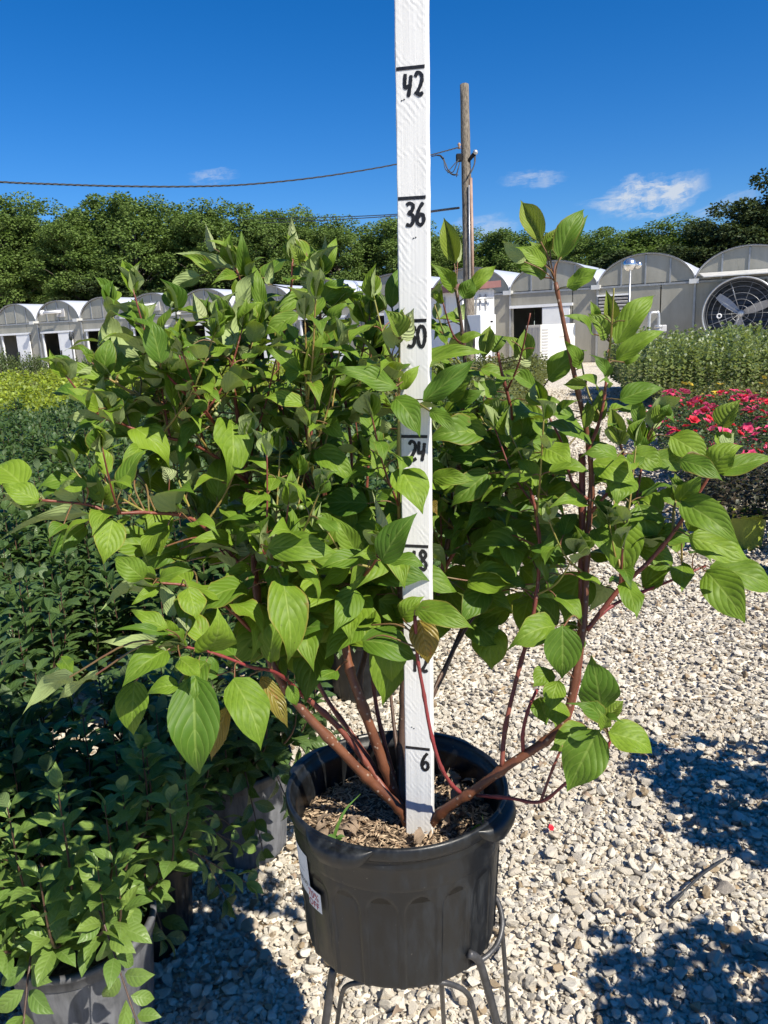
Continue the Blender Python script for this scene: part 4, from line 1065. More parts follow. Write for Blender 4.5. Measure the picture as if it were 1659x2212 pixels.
# side shoots: short twigs with pairs of leaves and a rosette of young leaves at the tip
def where(p):
    d = p - CAM; z = d.dot(FW)
    return CX + FPX * d.dot(RT) / z, CY - FPX * d.dot(UP) / z
cand = sp[(sp[:, 2] > SH_O.z + 0.28)]
def dress(pl, Lm, bare=.3, step=.042, tipn=4, size=1.0, skip=0.0):
    """opposite pairs of leaves along a line of points, young leaves at its end"""
    tot = sum((pl[i + 1] - pl[i]).length for i in range(len(pl) - 1)); k = max(1, int(tot * (1 - bare) / step)); ph = RN.uniform(0, 3.1)
    for i in range(k):
        t = bare + (1 - bare) * i / k; fi = t * (len(pl) - 1); a = min(int(fi), len(pl) - 2)
        p = pl[a].lerp(pl[a + 1], fi - a); d = (pl[a + 1] - pl[a]).normalized(); x = d.orthogonal().normalized(); y = d.cross(x)
        for q in (0, math.pi):
            if RN.random() < skip: continue
            an = ph + i * 1.57 + q + RN.uniform(-.35, .35); o_ = x * math.cos(an) + y * math.sin(an)
            pet = RN.uniform(.010, .020)
            base = p + (o_ + d * .6).normalized() * pet
            ax = o_ * .95 + d * RN.uniform(.25, .75) + Vector((RN.uniform(-.2, .2), RN.uniform(-.2, .2), RN.uniform(-.75, .05)))
            L = Lm * RN.uniform(.75, 1.2) * (1 - .25 * t)
            TW.append((spline([p, p.lerp(base, .5) + d * .002, base + ax.normalized() * .003], 3), .0009, 0.0))
            nr = d * .7 + Vector((0, 0, .7)) + S2 * .25 + Vector((RN.uniform(-.3, .3), RN.uniform(-.3, .3), 0))
            add_leaf(base, base + ax.normalized() * L, L * RN.uniform(.44, .58), RN.randint(0, 5), nrm=nr, petiole=False)
    d = (pl[-1] - pl[-2]).normalized(); x = d.orthogonal().normalized(); y = d.cross(x); ph = RN.uniform(0, 6.28)
    for i in range(tipn):
        an = ph + i * 1.57 + RN.uniform(-.2, .2); sp_ = RN.uniform(.22, .45) if i < 2 else RN.uniform(.5, .8)
        ax = d + (x * math.cos(an) + y * math.sin(an)) * sp_
        L = Lm * RN.uniform(.5, .72) * (1 if i > 1 else .85)
        inw = d * .2 - (x * math.cos(an) + y * math.sin(an))      # upper faces turned in towards the shoot
        if inw.dot(CAM - pl[-1]) < 0 and RN.random() < .55: inw = inw * .25 + Vector((0, 0, .8)) + (CAM - pl[-1]).normalized() * .6
        add_leaf(pl[-1] - d * .003 * i, pl[-1] + ax.normalized() * L, L * RN.uniform(.42, .55), RN.choice((6, 7, 8)), nrm=inw, petiole=False)
for pts, mt in SHOOT:
    pl = [Vector(p) for p in spline([tuple(P(*p)) for p in pts], 6)]
    dress(pl, .072, bare=.30, step=.055, skip=.35 if pts[-1][0] < 1160 else .8, tipn=4 if pts[-1][0] < 1160 else 2)
nside = 0
for i in range(700):
    if nside >= 95: break
    s = Vector(cand[RN.randrange(len(cand)), :3]); xx, yy = where(s)
    if yy > 1330 or yy < 640 or (xx > 1180 and RN.random() < .8) or xx < 250: continue
    d0 = Vector((RN.gauss(-.05, .42), RN.gauss(.05, .45), RN.uniform(.55, 1.1))).normalized()
    L = RN.uniform(.07, .16); tip = s + d0 * L + Vector((0, 0, .02)); tx, ty = where(tip)
    if ty < 600 or (820 < tx < 950 and (tip - CAM).dot(FW) < 1.12): continue
    nside += 1
    pl = [Vector(p) for p in spline([s, s + d0 * L * .55 + Vector((0, 0, -.006)), tip], 5)]
    MB().tube([p - SH_O for p in pl], [.0018 - .0008 * k / (len(pl) - 1) for k in range(len(pl))], 6).build('stem', M['shoot_green' if nside % 3 else 'bark_red'], shrub)
    dress(pl, .060, bare=.25, step=.036)
# low leaves among the stems above the pot
for i in range(190):
    base = P(RN.uniform(560, 850), RN.uniform(1080, 1390), RN.uniform(1.06, 1.26)) if i % 3 else P(RN.uniform(940, 1180), RN.uniform(900, 1330), RN.uniform(1.14, 1.34))
    out = Vector((RN.gauss(0, 1), RN.gauss(-.1, .7), RN.uniform(-.9, .2))).normalized(); L = RN.uniform(.06, .10)
    add_leaf(base, base + out * L, L * RN.uniform(.55, .7), RN.randint(0, 5))
# leaves deeper inside the bush
for i in range(330):
    s = Vector(cand[RN.randrange(len(cand)), :3]); xx, yy = where(s)
    if xx > 1190 and RN.random() < 0.88: continue
    if yy > 1330 or (yy < 700 and RN.random() < 0.75): continue
    out = Vector((RN.gauss(0, 1), RN.gauss(0.55, 0.8), RN.gauss(0.0, 0.5))).normalized()
    base = s + out * RN.uniform(0.02, 0.05) + Vector((0, RN.uniform(0, .14), 0))
    ax = (out + Vector((0, 0, RN.uniform(-.7, .5)))).normalized()
    L = RN.uniform(0.055, 0.085)
    add_leaf(base, base + ax * L, L * RN.uniform(.55, .7), RN.randint(0, 5), nrm=Vector((RN.gauss(0, .35), RN.gauss(-.2, .35), 1)))
LEAVES.sort(key=lambda q: -q[0])
for q in LEAVES[:300]:
    me = LMR[q[1] % 3] if q[3] else LM[q[1]]
    o = link('leaf', me, shrub)
    m = q[2].copy(); m[:3, 3] -= np.array(SH_O)
    set_matrix(o, m)
rest = LEAVES[300:]
if rest:
    mm = []
    for q in rest:
        m = q[2].copy(); m[:3, 3] -= np.array(SH_O); mm.append((q[1], m))
    v, f, uv = bake(LT, mm)
    tag(link('inner_leaves', mesh_np('inner_leaves', v, f, (M['dogwood_leaf'],), uv=uv, smooth=True), shrub), kind='stuff')
mb = MB()
for pl, r, dist in TW:
    if dist > 0.16: continue
    mb.tube([Vector(p) - SH_O for p in pl], [r * 1.2] + [r] * (len(pl) - 1), 5, cap=False)
tag(mb.build('leaf_stalks', M['petiole'], shrub), kind='stuff')
# small clusters of white-green berries
mb = MB()
for (x, y, z) in ((680, 950, 1.04), (633, 1098, 1.02), (606, 1156, 1.0), (1015, 1300, 1.25), (1040, 1310, 1.25), (455, 905, 1.05)):
    c = P(x, y, z) - SH_O
    for i in range(3):
        q = c + Vector((RN.uniform(-.012, .012), RN.uniform(-.01, .01), RN.uniform(-.008, .008)))
        mb.lathe([(0.0003, -.0038), (.0027, -.0027), (.0038, 0), (.0027, .0027), (0.0003, .0038)], 10, q)
tag(mb.build('berries', simple('berry', (0.22, 0.28, 0.12), 0.4, 0.4), shrub), kind='stuff')

ORD = ['first', 'second', 'third', 'fourth', 'fifth', 'sixth', 'seventh', 'eighth', 'ninth', 'tenth', 'eleventh', 'twelfth', 'thirteenth', 'fourteenth', 'fifteenth', 'sixteenth',
       'seventeenth', 'eighteenth', 'nineteenth', 'twentieth', 'twenty-first', 'twenty-second', 'twenty-third', 'twenty-fourth', 'twenty-fifth', 'twenty-sixth', 'twenty-seventh', 'twenty-eighth']
# ------------------------------------------------------------------ small shrubs standing in blocks
def grow(seed, nsh, h, R, L, step, z0=0.0, lean=0.0, up=0.55, wr=0.8, jitter=0.25, ntpl=4, pair=True, bare=0.25, droop=0.25, skirt=0):
    """leaf frames and shoot lines of a bushy shrub rooted at the origin"""
    r = random.Random(seed); mats = []; lines = []
    for s in range(nsh):
        az = 6.283 * (s + r.uniform(-.4, .4)) / nsh * 2.618; sprd = math.sqrt((s + .5) / nsh)
        tip = Vector((R * sprd * math.cos(az), R * sprd * math.sin(az), z0 + h * (1 - 0.42 * sprd ** 2.2) * r.uniform(0.86, 1.06)))
        tip.x += lean
        root = Vector((0.25 * tip.x, 0.25 * tip.y, z0))
        mid = root * 0.45 + tip * 0.55 + Vector((tip.x * .25, tip.y * .25, -0.06 * h))
        pl = [Vector(p) for p in spline([root, mid, tip], 6)]
        if s < skirt:          # outer shoots that hang over the rim
            q = 6.283 * s / max(1, skirt) + r.uniform(-.3, .3); rr_ = R * r.uniform(.85, 1.25)
            pl = [Vector(p) for p in spline([(0, 0, z0), (.45 * rr_ * math.cos(q), .45 * rr_ * math.sin(q), z0 + .16 * r.uniform(.6, 1.3)),
                                             (rr_ * math.cos(q), rr_ * math.sin(q), z0 - .06 + r.uniform(-.07, .10))], 6)]
        lines.append(pl)
        tot = sum((pl[i + 1] - pl[i]).length for i in range(len(pl) - 1)); k = int(tot * (1 - bare) / step); ph = r.uniform(0, 3.14)
        for i in range(k + 1):
            t = bare + (1 - bare) * (i / max(1, k)); fi = t * (len(pl) - 1); a = min(int(fi), len(pl) - 2)
            p = pl[a].lerp(pl[a + 1], fi - a); d = (pl[a + 1] - pl[a]).normalized()
            x = d.orthogonal().normalized(); y = d.cross(x)
            for q in ((0, math.pi) if pair else (0,)):
                an = ph + i * 1.5708 + q + r.uniform(-.3, .3)
                o = x * math.cos(an) + y * math.sin(an)
                ax = o * 1.0 + d * up + Vector((r.uniform(-jitter, jitter), r.uniform(-jitter, jitter), r.uniform(-jitter, jitter) - droop * 0.5))
                l = L * r.uniform(.75, 1.15) * (0.75 if t > .93 else 1.0)
                nr = d * 0.8 + Vector((0, 0, 0.8)) + Vector((r.uniform(-.3, .3), r.uniform(-.3, .3), 0))
                mats.append((r.randrange(ntpl), frame(p + ax.normalized() * l * .12, ax, nr, l, l * wr)))
        mats.append((r.randrange(ntpl), frame(pl[-1], (pl[-1] - pl[-2]) + Vector((r.uniform(-.02, .02), r.uniform(-.02, .02), 0)), Vector((r.uniform(-1, 1), r.uniform(-1, 1), .4)), L * .8, L * .8 * wr)))
    return mats, lines
def lines_mesh(lines, r0, mat, name='stems'):
    mb = MB()
    for pl in lines:
        mb.tube(pl, [r0 * (1 - .7 * i / (len(pl) - 1)) for i in range(len(pl))], 5, cap=False)
    return mb.mesh(name, mat)
ET = [leaf_template(6, 2, fold=.22, bend=.35, tipbend=.25, wave=.3, wide=.5, tip=.8, seed=30 + k, peak=.47, twist=.1 * (k - 1)) for k in range(4)]
ST = [leaf_template(3, 1, fold=.25, bend=.4, tipbend=.2, wide=.5, tip=.8, seed=40 + k, peak=.45) for k in range(3)]
EM = [mesh_np('leaf', t[0], t[1], (M['euonymus_leaf'],), uv=t[2], smooth=True) for t in ET]
EML = [mesh_np('leaf', t[0], t[1], (M['euonymus_sunlit_tint'],), uv=t[2], smooth=True) for t in ET]

def small_pot(R0, R1, H, mat, ribs=16, name='nursery_pot'):
    """mesh parts of a plain nursery pot"""
    mb = MB(); v, f = pot_body(R0, R1, H, H * .88, ribs, nth=256, nz=16, relief=.0016); mb.add(v, f, True)
    body = mb.mesh('body', mat)
    mb = MB(); mb.lathe([(R1 - .001, H * .87), (R1 + .005, H * .885), (R1 + .0055, H * .95), (R1 + .010, H * .955), (R1 + .010, H * .995), (R1 + .005, H), (R1 - .002, H * .995),
                         (R1 - .004, H * .94), (R1 - .008, H * .80), (R1 - .004, H * .78)], n=56, close=True)
    rim = mb.mesh('rim', mat)
    mb = MB(); mb.lathe([(.001, H * .86), (R1 * .6, H * .865), (R1 - .004, H * .85)], n=32); so_ = mb.mesh('soil', M['soil'])
    return (('body', body), ('rim', rim), ('soil', so_))
def place_pot(parts, x, y, label, group, rz=0.0, z=0.0, tilt=(0, 0)):
    e = empty('nursery_pot', (x, y, z), label, 'plant pot', group)
    e.rotation_euler = (tilt[0], tilt[1], rz)
    for nm, me in parts: link(nm, me, e)
    return e
POTD = small_pot(.118, .142, .29, M['pot_dusty'])
POTB = small_pot(.112, .132, .27, M['pot_black'])
POTL = small_pot(.095, .115, .24, M['pot_lime'], 0.001)
POTW = small_pot(.085, .105, .17, M['pot_white'], 0.001)

# three shrubs at the near corner, leaf by leaf
def front_shrub(x, y, seed, label, h, R, nsh, L, lean=0.0, z0=.25, step=.028, droop=.25, sunlit=False, skirt=14):
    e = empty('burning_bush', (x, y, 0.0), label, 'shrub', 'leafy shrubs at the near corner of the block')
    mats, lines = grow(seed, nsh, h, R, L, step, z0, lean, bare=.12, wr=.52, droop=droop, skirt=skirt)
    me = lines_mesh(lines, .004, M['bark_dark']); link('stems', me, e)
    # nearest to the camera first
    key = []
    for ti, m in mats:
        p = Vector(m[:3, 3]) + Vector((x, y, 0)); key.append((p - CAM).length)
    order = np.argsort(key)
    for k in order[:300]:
        o = link('leaf', (EML if sunlit else EM)[mats[k][0]], e); set_matrix(o, mats[k][1])
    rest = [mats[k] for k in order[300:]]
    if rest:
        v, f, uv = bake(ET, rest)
        tag(link('inner_leaves', mesh_np('inner_leaves', v, f, (M['euonymus_sunlit_tint' if sunlit else 'euonymus_leaf'],), uv=uv, smooth=True), e), kind='stuff')
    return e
front_shrub(-.69, 1.36, 101, 'green shrub with small pointed leaves spilling over a dusty pot at the bottom left corner', .42, .30, 44, .058, z0=.30, sunlit=True, skirt=9)
front_shrub(-.47, 1.96, 102, 'dark green shrub beside and behind the big black pot, in partial shade', .46, .30, 44, .064, z0=.27)
front_shrub(-.68, 1.66, 104, 'shaded green shrub wedged between the corner pot and the grey pot behind it', .46, .28, 40, .066, z0=.27)
front_shrub(-1.12, 1.62, 103, 'dark green shrub at the left edge in the shadow of the dogwood', .56, .32, 42, .070, z0=.27)
GP = 'pots under the block of shrubs'
place_pot(POTD, -.665, 1.36, 'dusty grey pot at the bottom left corner under pale green leaves', GP, .3)
place_pot(POTB, -.64, 1.64, 'black pot standing right behind the dusty grey corner pot', GP, 1.0)
place_pot(POTD, -.445, 1.97, 'grey dusty pot half hidden under leaves left of the big black pot', GP, .7)
place_pot(POTB, -.13, 2.93, 'black pot behind the stems of the dogwood', GP, 2.0)
place_pot(POTD, -1.12, 1.62, 'dusty pot under the shaded shrub at the left edge', GP, 1.4)

# the rest of the dark green block: one plant per pot, a few shapes shared
EV = []
for k in range(4):
    mats, lines = grow(200 + k, 46, .52, .33, .066, .028, .24, bare=.1, wr=.52)
    v, f, uv = bake(ET, mats)
    EV.append((mesh_np('foliage', v, f, (M['euonymus_leaf'],), uv=uv, smooth=True), lines_mesh(lines, .004, M['bark_dark'])))
AX = Vector((.264, .964, 0)); LT_ = Vector((-.964, .264, 0))
def visible(p, marg=.5):
    d = p - CAM; z = d.dot(FW)
    if z < .5: return False
    return abs(d.dot(RT)) < z * .5 + marg
cnt = 0
for j in range(0, 13):
    for i in range(0, 13):
        c = Vector((-.47, 1.95, 0)) + AX * (i * .50 + (.2 if j % 2 else 0)) + LT_ * (j * .44) + Vector((RN.uniform(-.05, .05), RN.uniform(-.05, .05), 0))
        if (j == 0 and i <= 1) or (j == 1 and i == 0): continue
        if not visible(c + Vector((0, 0, .6))): continue
        cnt += 1
        row = 'edge' if j == 0 else 'inner'
        e = empty('burning_bush', c, ('dark green shrub in the row along the gravel path, %s counting from the front' % ORD[i]) if j == 0 else ('dark green shrub, left block, %s row from path, %s from front' % (ORD[j], ORD[i])),
                  'shrub', 'dark shrubs along the path edge' if j == 0 else 'dark shrubs inside the left block')
        e.rotation_euler = (0, 0, RN.uniform(0, 6.28)); s = RN.uniform(.92, 1.12); e.scale = (s, s, s * RN.uniform(.93, 1.1))
        fo, st = EV[RN.randrange(4)]
        tag(link('foliage', fo, e), kind='stuff'); link('stems', st, e)
        if j == 0 and i > 2: place_pot(POTB if i % 2 else POTD, c.x, c.y, 'dark pot under the %s shrub of the row along the gravel path' % ORD[i], 'pots along the path edge', RN.uniform(0, 6))

# yellow-green block farther off at left, and dull shrubs beside the path
def variants(n, seed, mat, nsh, h, R, L, step, tpl=ST, wr=.8, z0=.15, **kw):
    out = []
    for k in range(n):
        mats, lines = grow(seed + k, nsh, h, R, L, step, z0, ntpl=len(tpl), wr=wr, **kw)
        v, f, uv = bake(tpl, mats)
        out.append(mesh_np('foliage', v, f, (mat,), uv=uv, smooth=True))
    return out
LIME = variants(3, 300, M['lime_leaf'], 46, .62, .42, .075, .05)
DULL = variants(2, 320, M['dull_leaf'], 46, .62, .42, .06, .045)
CONI = variants(2, 340, M['needle_leaf'], 60, 1.05, .55, .10, .05, wr=.28, up=1.0)
def bushes(name, var, spots, label, cat, group, smin=.9, smax=1.15):
    for (x, y, *ij) in spots:
        if not visible(Vector((x, y, .5)), .6): continue
        e = link(name, var[RN.randrange(len(var))], None, (x, y, 0))
        e.rotation_euler = (0, 0, RN.uniform(0, 6.28)); s = RN.uniform(smin, smax); e.scale = (s, s, s)
        tag(e, (label % (ORD[ij[0]], ORD[ij[1]])) if '%' in label else label, cat, group)
spots = []; dspots = []
for i in range(0, 14):
    for j in range(0, 22):
        c = Vector((1.25, 8.55, 0)) + AX * (i * .72) + LT_ * (j * .70 + .2) + Vector((RN.uniform(-.1, .1), RN.uniform(-.1, .1), 0))
        (dspots if (j < 3 or (i > 4 and RN.random() < .18)) else spots).append((c.x, c.y, j, i))
bushes('lime_shrub', LIME, spots, 'yellow-green shrub, bright left block, %s row from path, %s from front', 'shrub', 'yellow-green shrubs at left')
bushes('path_shrub', DULL, dspots, 'dull green shrub, far left block, %s row from path, %s from front', 'shrub', 'dull green far shrubs')
csp = [(-9.2 + k * .95, 23.5 + .25 * k, 0, k + 4) for k in range(-4, 4)] + [(-8.8 + k * .95, 24.6 + .25 * k, 1, k + 4) for k in range(-4, 4)]
bushes('conifer_shrub', CONI, csp, 'feathery dark conifer shrub before the leftmost greenhouses, %s row, %s from the left', 'shrub', 'conifer shrubs by the greenhouses')

# ------------------------------------------------------------------ right side: pale shrubs, roses, pots
PALE = variants(3, 400, M['pale_leaf'], 60, .95, .50, .075, .05, z0=.15, up=.8)
ps = []
for i in range(0, 7):
    for j in range(0, 9):
        c = Vector((4.35, 12.6, 0)) + AX * (i * .68) - LT_ * (j * .66) + Vector((RN.uniform(-.1, .1), RN.uniform(-.1, .1), 0)); ps.append((c.x, c.y, j, i))
bushes('pale_shrub', PALE, ps, 'pale-tipped shrub before the greenhouse fan, %s row from path, %s from front', 'shrub', 'pale-tipped shrubs at right')
YF = []
for k in range(2):
    mats, lines = grow(430 + k, 36, .42, .36, .06, .05, .12, ntpl=3)
    v, f, uv = bake(ST, mats); YF.append(mesh_np('foliage', v, f, (M['dull_leaf'],), uv=uv, smooth=True))
def flower_mesh(seed, mat, r=.032):
    rr = random.Random(seed); mb = MB()
    for ring_, (np_, el, rad_) in enumerate(((6, .35, 1.0), (5, .8, .75), (4, 1.2, .5))):
        for k in range(np_):
            a = 6.283 * k / np_ + ring_ * .5 + rr.uniform(-.2, .2)
            o = Vector((math.cos(a), math.sin(a), 0)); s = Vector((-math.sin(a), math.cos(a), 0))
            t = o * math.cos(el) + Vector((0, 0, math.sin(el)))
            L = r * rad_ * rr.uniform(.85, 1.15); wd = L * .55
            mb.add([(0, 0, 0), t * L * .6 - s * wd, t * L + o * L * .15 - Vector((0, 0, L * .1)), t * L * .6 + s * wd], [(0, 1, 2, 3)], False)
    return mb.mesh('flower', mat)
FR = [flower_mesh(k, M['petal_red']) for k in range(2)] + [flower_mesh(k + 5, M['petal_pink'], .034) for k in range(2)]
FY = [flower_mesh(9, M['petal_yellow'], .026)]
def rose(x, y, foliage, flowers, nfl, label, group, h, R, name='rose_bush', z0=0.0):
    e = empty(name, (x, y, 0), label, 'rose bush', group); e.rotation_euler = (0, 0, RN.uniform(0, 6.28))
    tag(link('foliage', foliage, e), kind='stuff')
    for i in range(nfl):
        a = RN.uniform(0, 6.28); q = math.sqrt(RN.random())
        o = link('flower', flowers[RN.randrange(len(flowers))], e, (R * q * math.cos(a), R * q * math.sin(a), h * (1 - .42 * q ** 2.2) * RN.uniform(.98, 1.10)))
        o.rotation_euler = (RN.uniform(-.7, .7), RN.uniform(-.7, .7), RN.uniform(0, 6)); s = RN.uniform(.9, 1.55); o.scale = (s, s, s)
RF = variants(3, 450, M['rose_leaf'], 44, .45, .36, .042, .034, z0=.14)
RD = variants(2, 470, M['rose_dark_leaf'], 44, .48, .34, .040, .030, z0=.16)
rs = []
for i in range(0, 7):
    for j in range(0, 6):
        c = Vector((2.60, 5.75, 0)) + AX * (i * .56) - LT_ * (j * .56) + Vector((RN.uniform(-.06, .06), RN.uniform(-.06, .06), 0)); rs.append((c, i, j))
for c, i, j in rs:
    if not visible(c + Vector((0, 0, .5)), .5): continue
    fl = FR if (i + j) % 3 else FR[2:]
    rose(c.x, c.y, RF[RN.randrange(3)], fl, RN.randint(16, 26), 'rose bush with pink flowers, %s row from path, %s from front' % (ORD[j], ORD[i]), 'flowering rose bushes', .60, .37)
    if j == 0: place_pot(POTW if i % 2 else POTB, c.x, c.y, 'nursery pot at the path edge under the %s flowering rose from the front' % ORD[i], 'pots under the roses', RN.uniform(0, 6))
for k in range(9):
    c = Vector((4.1, 10.4, 0)) + AX * ((k // 5) * .7) - LT_ * ((k % 5) * .62)
    rose(c.x, c.y, YF[k % 2], FY, 5, 'small yellow-flowered bush behind the roses, %s row, %s from the path' % (ORD[k // 5], ORD[k % 5]), 'yellow-flowered bushes', .56, .34, 'yellow_bush')
for k, (x, y, lab) in enumerate(((2.30, 4.72, 'green pot holding a dark-leaved rose at the right edge, the farther one'), (2.27, 4.12, 'green pot at the right edge of the gravel, the nearest one'),
                                 (2.62, 4.45, 'green pot at the right edge, partly behind the other two'))):
    place_pot(POTL, x, y, lab, 'lime green pots at the right edge', k)
for k, (x, y) in enumerate(((2.32, 4.75), (2.66, 4.47), (2.45, 5.25), (2.85, 4.95))):
    rose(x, y, RD[k % 2], FR, 2, 'dark-leaved rose bush at the right edge above the green pots, %s from the front' % ORD[(1, 0, 3, 2)[k]], 'dark-leaved roses', .62, .3)
tr = MB(); tr.box((0, 0, .06), (.30, .22, .12), bev=.012)
tag(tr.build('white_tub', M['pot_white'], None, (2.07, 6.35, 0)), 'white plastic tub lying on gravel in front of the roses', 'tub')
# potted shrubs just out of the frame at right; their shade falls across the gravel
SHD = variants(2, 500, M['euonymus_leaf'], 22, .80, .34, .07, .05, tpl=ET, z0=.25)
for k, (x, y, s) in enumerate(((1.70, 1.56, 1.08), (1.28, .74, 1.05))):
    e = empty('side_shrub', (x, y, 0), 'leafy potted shrub beyond the right edge shading the gravel, %s from the camera' % ORD[(1, 0, 2)[k]], 'shrub', 'shrubs beyond the right edge')
    o = link('foliage', SHD[k % 2], e); tag(o, kind='stuff'); e.scale = (s, s, s)
    place_pot(POTB, x, y, 'black pot beyond the right edge under the %s leafy shrub' % ORD[(1, 0, 2)[k]], 'pots beyond the right edge')
# bits of dry leaf and twig scattered over the stones
mm = []
for i in range(150):
    y = RN.uniform(1.1, 5.0); x = RN.uniform(edge_x(y), .58 * y + .3); L = RN.uniform(.012, .034)
    mm.append((RN.randrange(3), frame((x, y, RN.uniform(.014, .028)), (RN.uniform(-1, 1), RN.uniform(-1, 1), RN.uniform(-.2, .3)), (RN.uniform(-.5, .5), RN.uniform(-.5, .5), 1), L)))
v, f, uv = bake(dl, mm)
litter = link('leaf_litter', mesh_np('leaf_litter', v, f, (M['dead_leaf'],), uv=uv, smooth=True)); tag(litter, 'dry leaf scraps scattered over the gravel', 'leaf litter', kind='stuff')
# red petals blown onto the stones, and a thin drip tube
for k, (x, y) in enumerate(((1190, 1806), (1440, 1640), (1375, 1250))):
    g0 = G(x, y); o = link('petal', FR[0], None, (g0.x, g0.y, .028)); o.scale = (.28, .34, .2); o.rotation_euler = (.5, .3, k)
    tag(o, 'fallen pink petal on the gravel, ' + ('nearest to the black pot', 'at the edge of the shade', 'in the sunny middle of the path')[k], 'petal', 'fallen petals')
a, b = G(1445, 1975), G(1565, 1870)
tp = [Vector(p) for p in spline([a + Vector((0, 0, .02)), (a + b) / 2 + Vector((0, 0, .035)), b + Vector((0, 0, .022))], 6)]
tag(MB().tube(tp, .0035, 8).build('drip_tube', M['cable']), 'thin black drip tube lying on the gravel at lower right', 'tube')

# ------------------------------------------------------------------ gutter-connected greenhouses

V0 = Vector((10.7, 26.6, 0)); DL = Vector((-.885, .465, 0)).normalized(); DB = Vector((.465, .885, 0)).normalized()
GW, GE, GR, GLEN = 3.2, 2.6, 1.0, 14.0
GROT = math.atan2(-DL.y, -DL.x)
def arcz(x): return GE + GR * max(0.0, 1 - ((x - GW / 2) / (GW / 2)) ** 2) ** 0.56
def gpt(b, x, y, z): return V0 + DL * ((b + 1) * GW) - DL * x + DB * y + Vector((0, 0, z))
def panel(mb, x0, x1, z0, z1, y0=0.0, th=.03): mb.box(((x0 + x1) / 2, y0 + th / 2, (z0 + z1) / 2), (x1 - x0, th, z1 - z0))
# shared meshes
roof = MB(); v = []; f = []; NX = 28; NY = 7
for j in range(NY + 1):
    for i in range(NX + 1):
        x = GW * (0.5 - 0.5 * math.cos(math.pi * i / NX)); sag = -.012 * (1 - abs(((j * 2) % 4) - 2) / 2)
        v.append((x, -.10 + (GLEN + .2) * j / NY, arcz(x) + .025 + sag))
for j in range(NY):
    for i in range(NX):
        a = j * (NX + 1) + i; f.append((a, a + 1, a + NX + 2, a + NX + 1))
roof.add(v, f, True); roof_me = roof.mesh('roof', M['film'])
arch_pts = [(GW * (0.5 - 0.5 * math.cos(math.pi * i / 32)), -.055, arcz(GW * (0.5 - 0.5 * math.cos(math.pi * i / 32)))) for i in range(33)]
arch_me = MB().tube(arch_pts, .028, 8).mesh('arch_frame', M['frame_metal'])
gp_me = []
SPL = [0, .8, 1.6, 2.4, 3.2]
for q in range(4):
    xa, xb = SPL[q] + .018, SPL[q + 1] - .018; xs_ = [xa + (xb - xa) * i / 8 for i in range(9)]
    poly = [(xa, 0, GE + .03), (xb, 0, GE + .03)] + [(x, 0, max(GE + .032, arcz(x) - .03)) for x in xs_[::-1]]
    gp_me.append(MB().prism(poly, (0, 0, 0), (0, .02, 0)).mesh('gable_panel', M['glazing']))
mull_me = MB(); [mull_me.box((x, -.004, (GE + arcz(x)) / 2 - .02), (.05, .05, arcz(x) - GE - .05)) for x in SPL[1:4]]; mull_me = mull_me.mesh('mullions', M['frame_metal'])
beam_me = MB().box((GW / 2, -.004, GE - .03), (GW, .06, .07)).mesh('eave_beam', M['frame_metal'])
post_me = MB().box((0, -.01, GE / 2 - .04), (.07, .07, GE - .08)).mesh('post', M['frame_metal'])
gut_me = MB().box((0, GLEN / 2 - .22, GE + .01), (.22, GLEN + .3, .10)).box((0, -.385, GE - .015), (.30, .05, .15)).mesh('gutter', M['gutter_metal'])
back_me = MB().prism([(0.02, GLEN, 0), (GW - .02, GLEN, 0)] + [(x, GLEN, max(GE, arcz(x) - .03)) for x in [GW - .02 - (GW - .04) * i / 16 for i in range(17)]], (0, 0, 0), (0, .03, 0)).mesh('back_wall', M['glazing'])
door_me = MB().box((0, 0, 0), (1.0, .05, 1.98), bev=.01).mesh('door', M['white_paint'])
track_me = MB().box((0, 0, 0), (2.35, .10, .10)).mesh('door_track', M['white_paint'])
dh_me = MB().box((0, 0, 0), (.05, .05, .26)).mesh('handle', M['dark'])
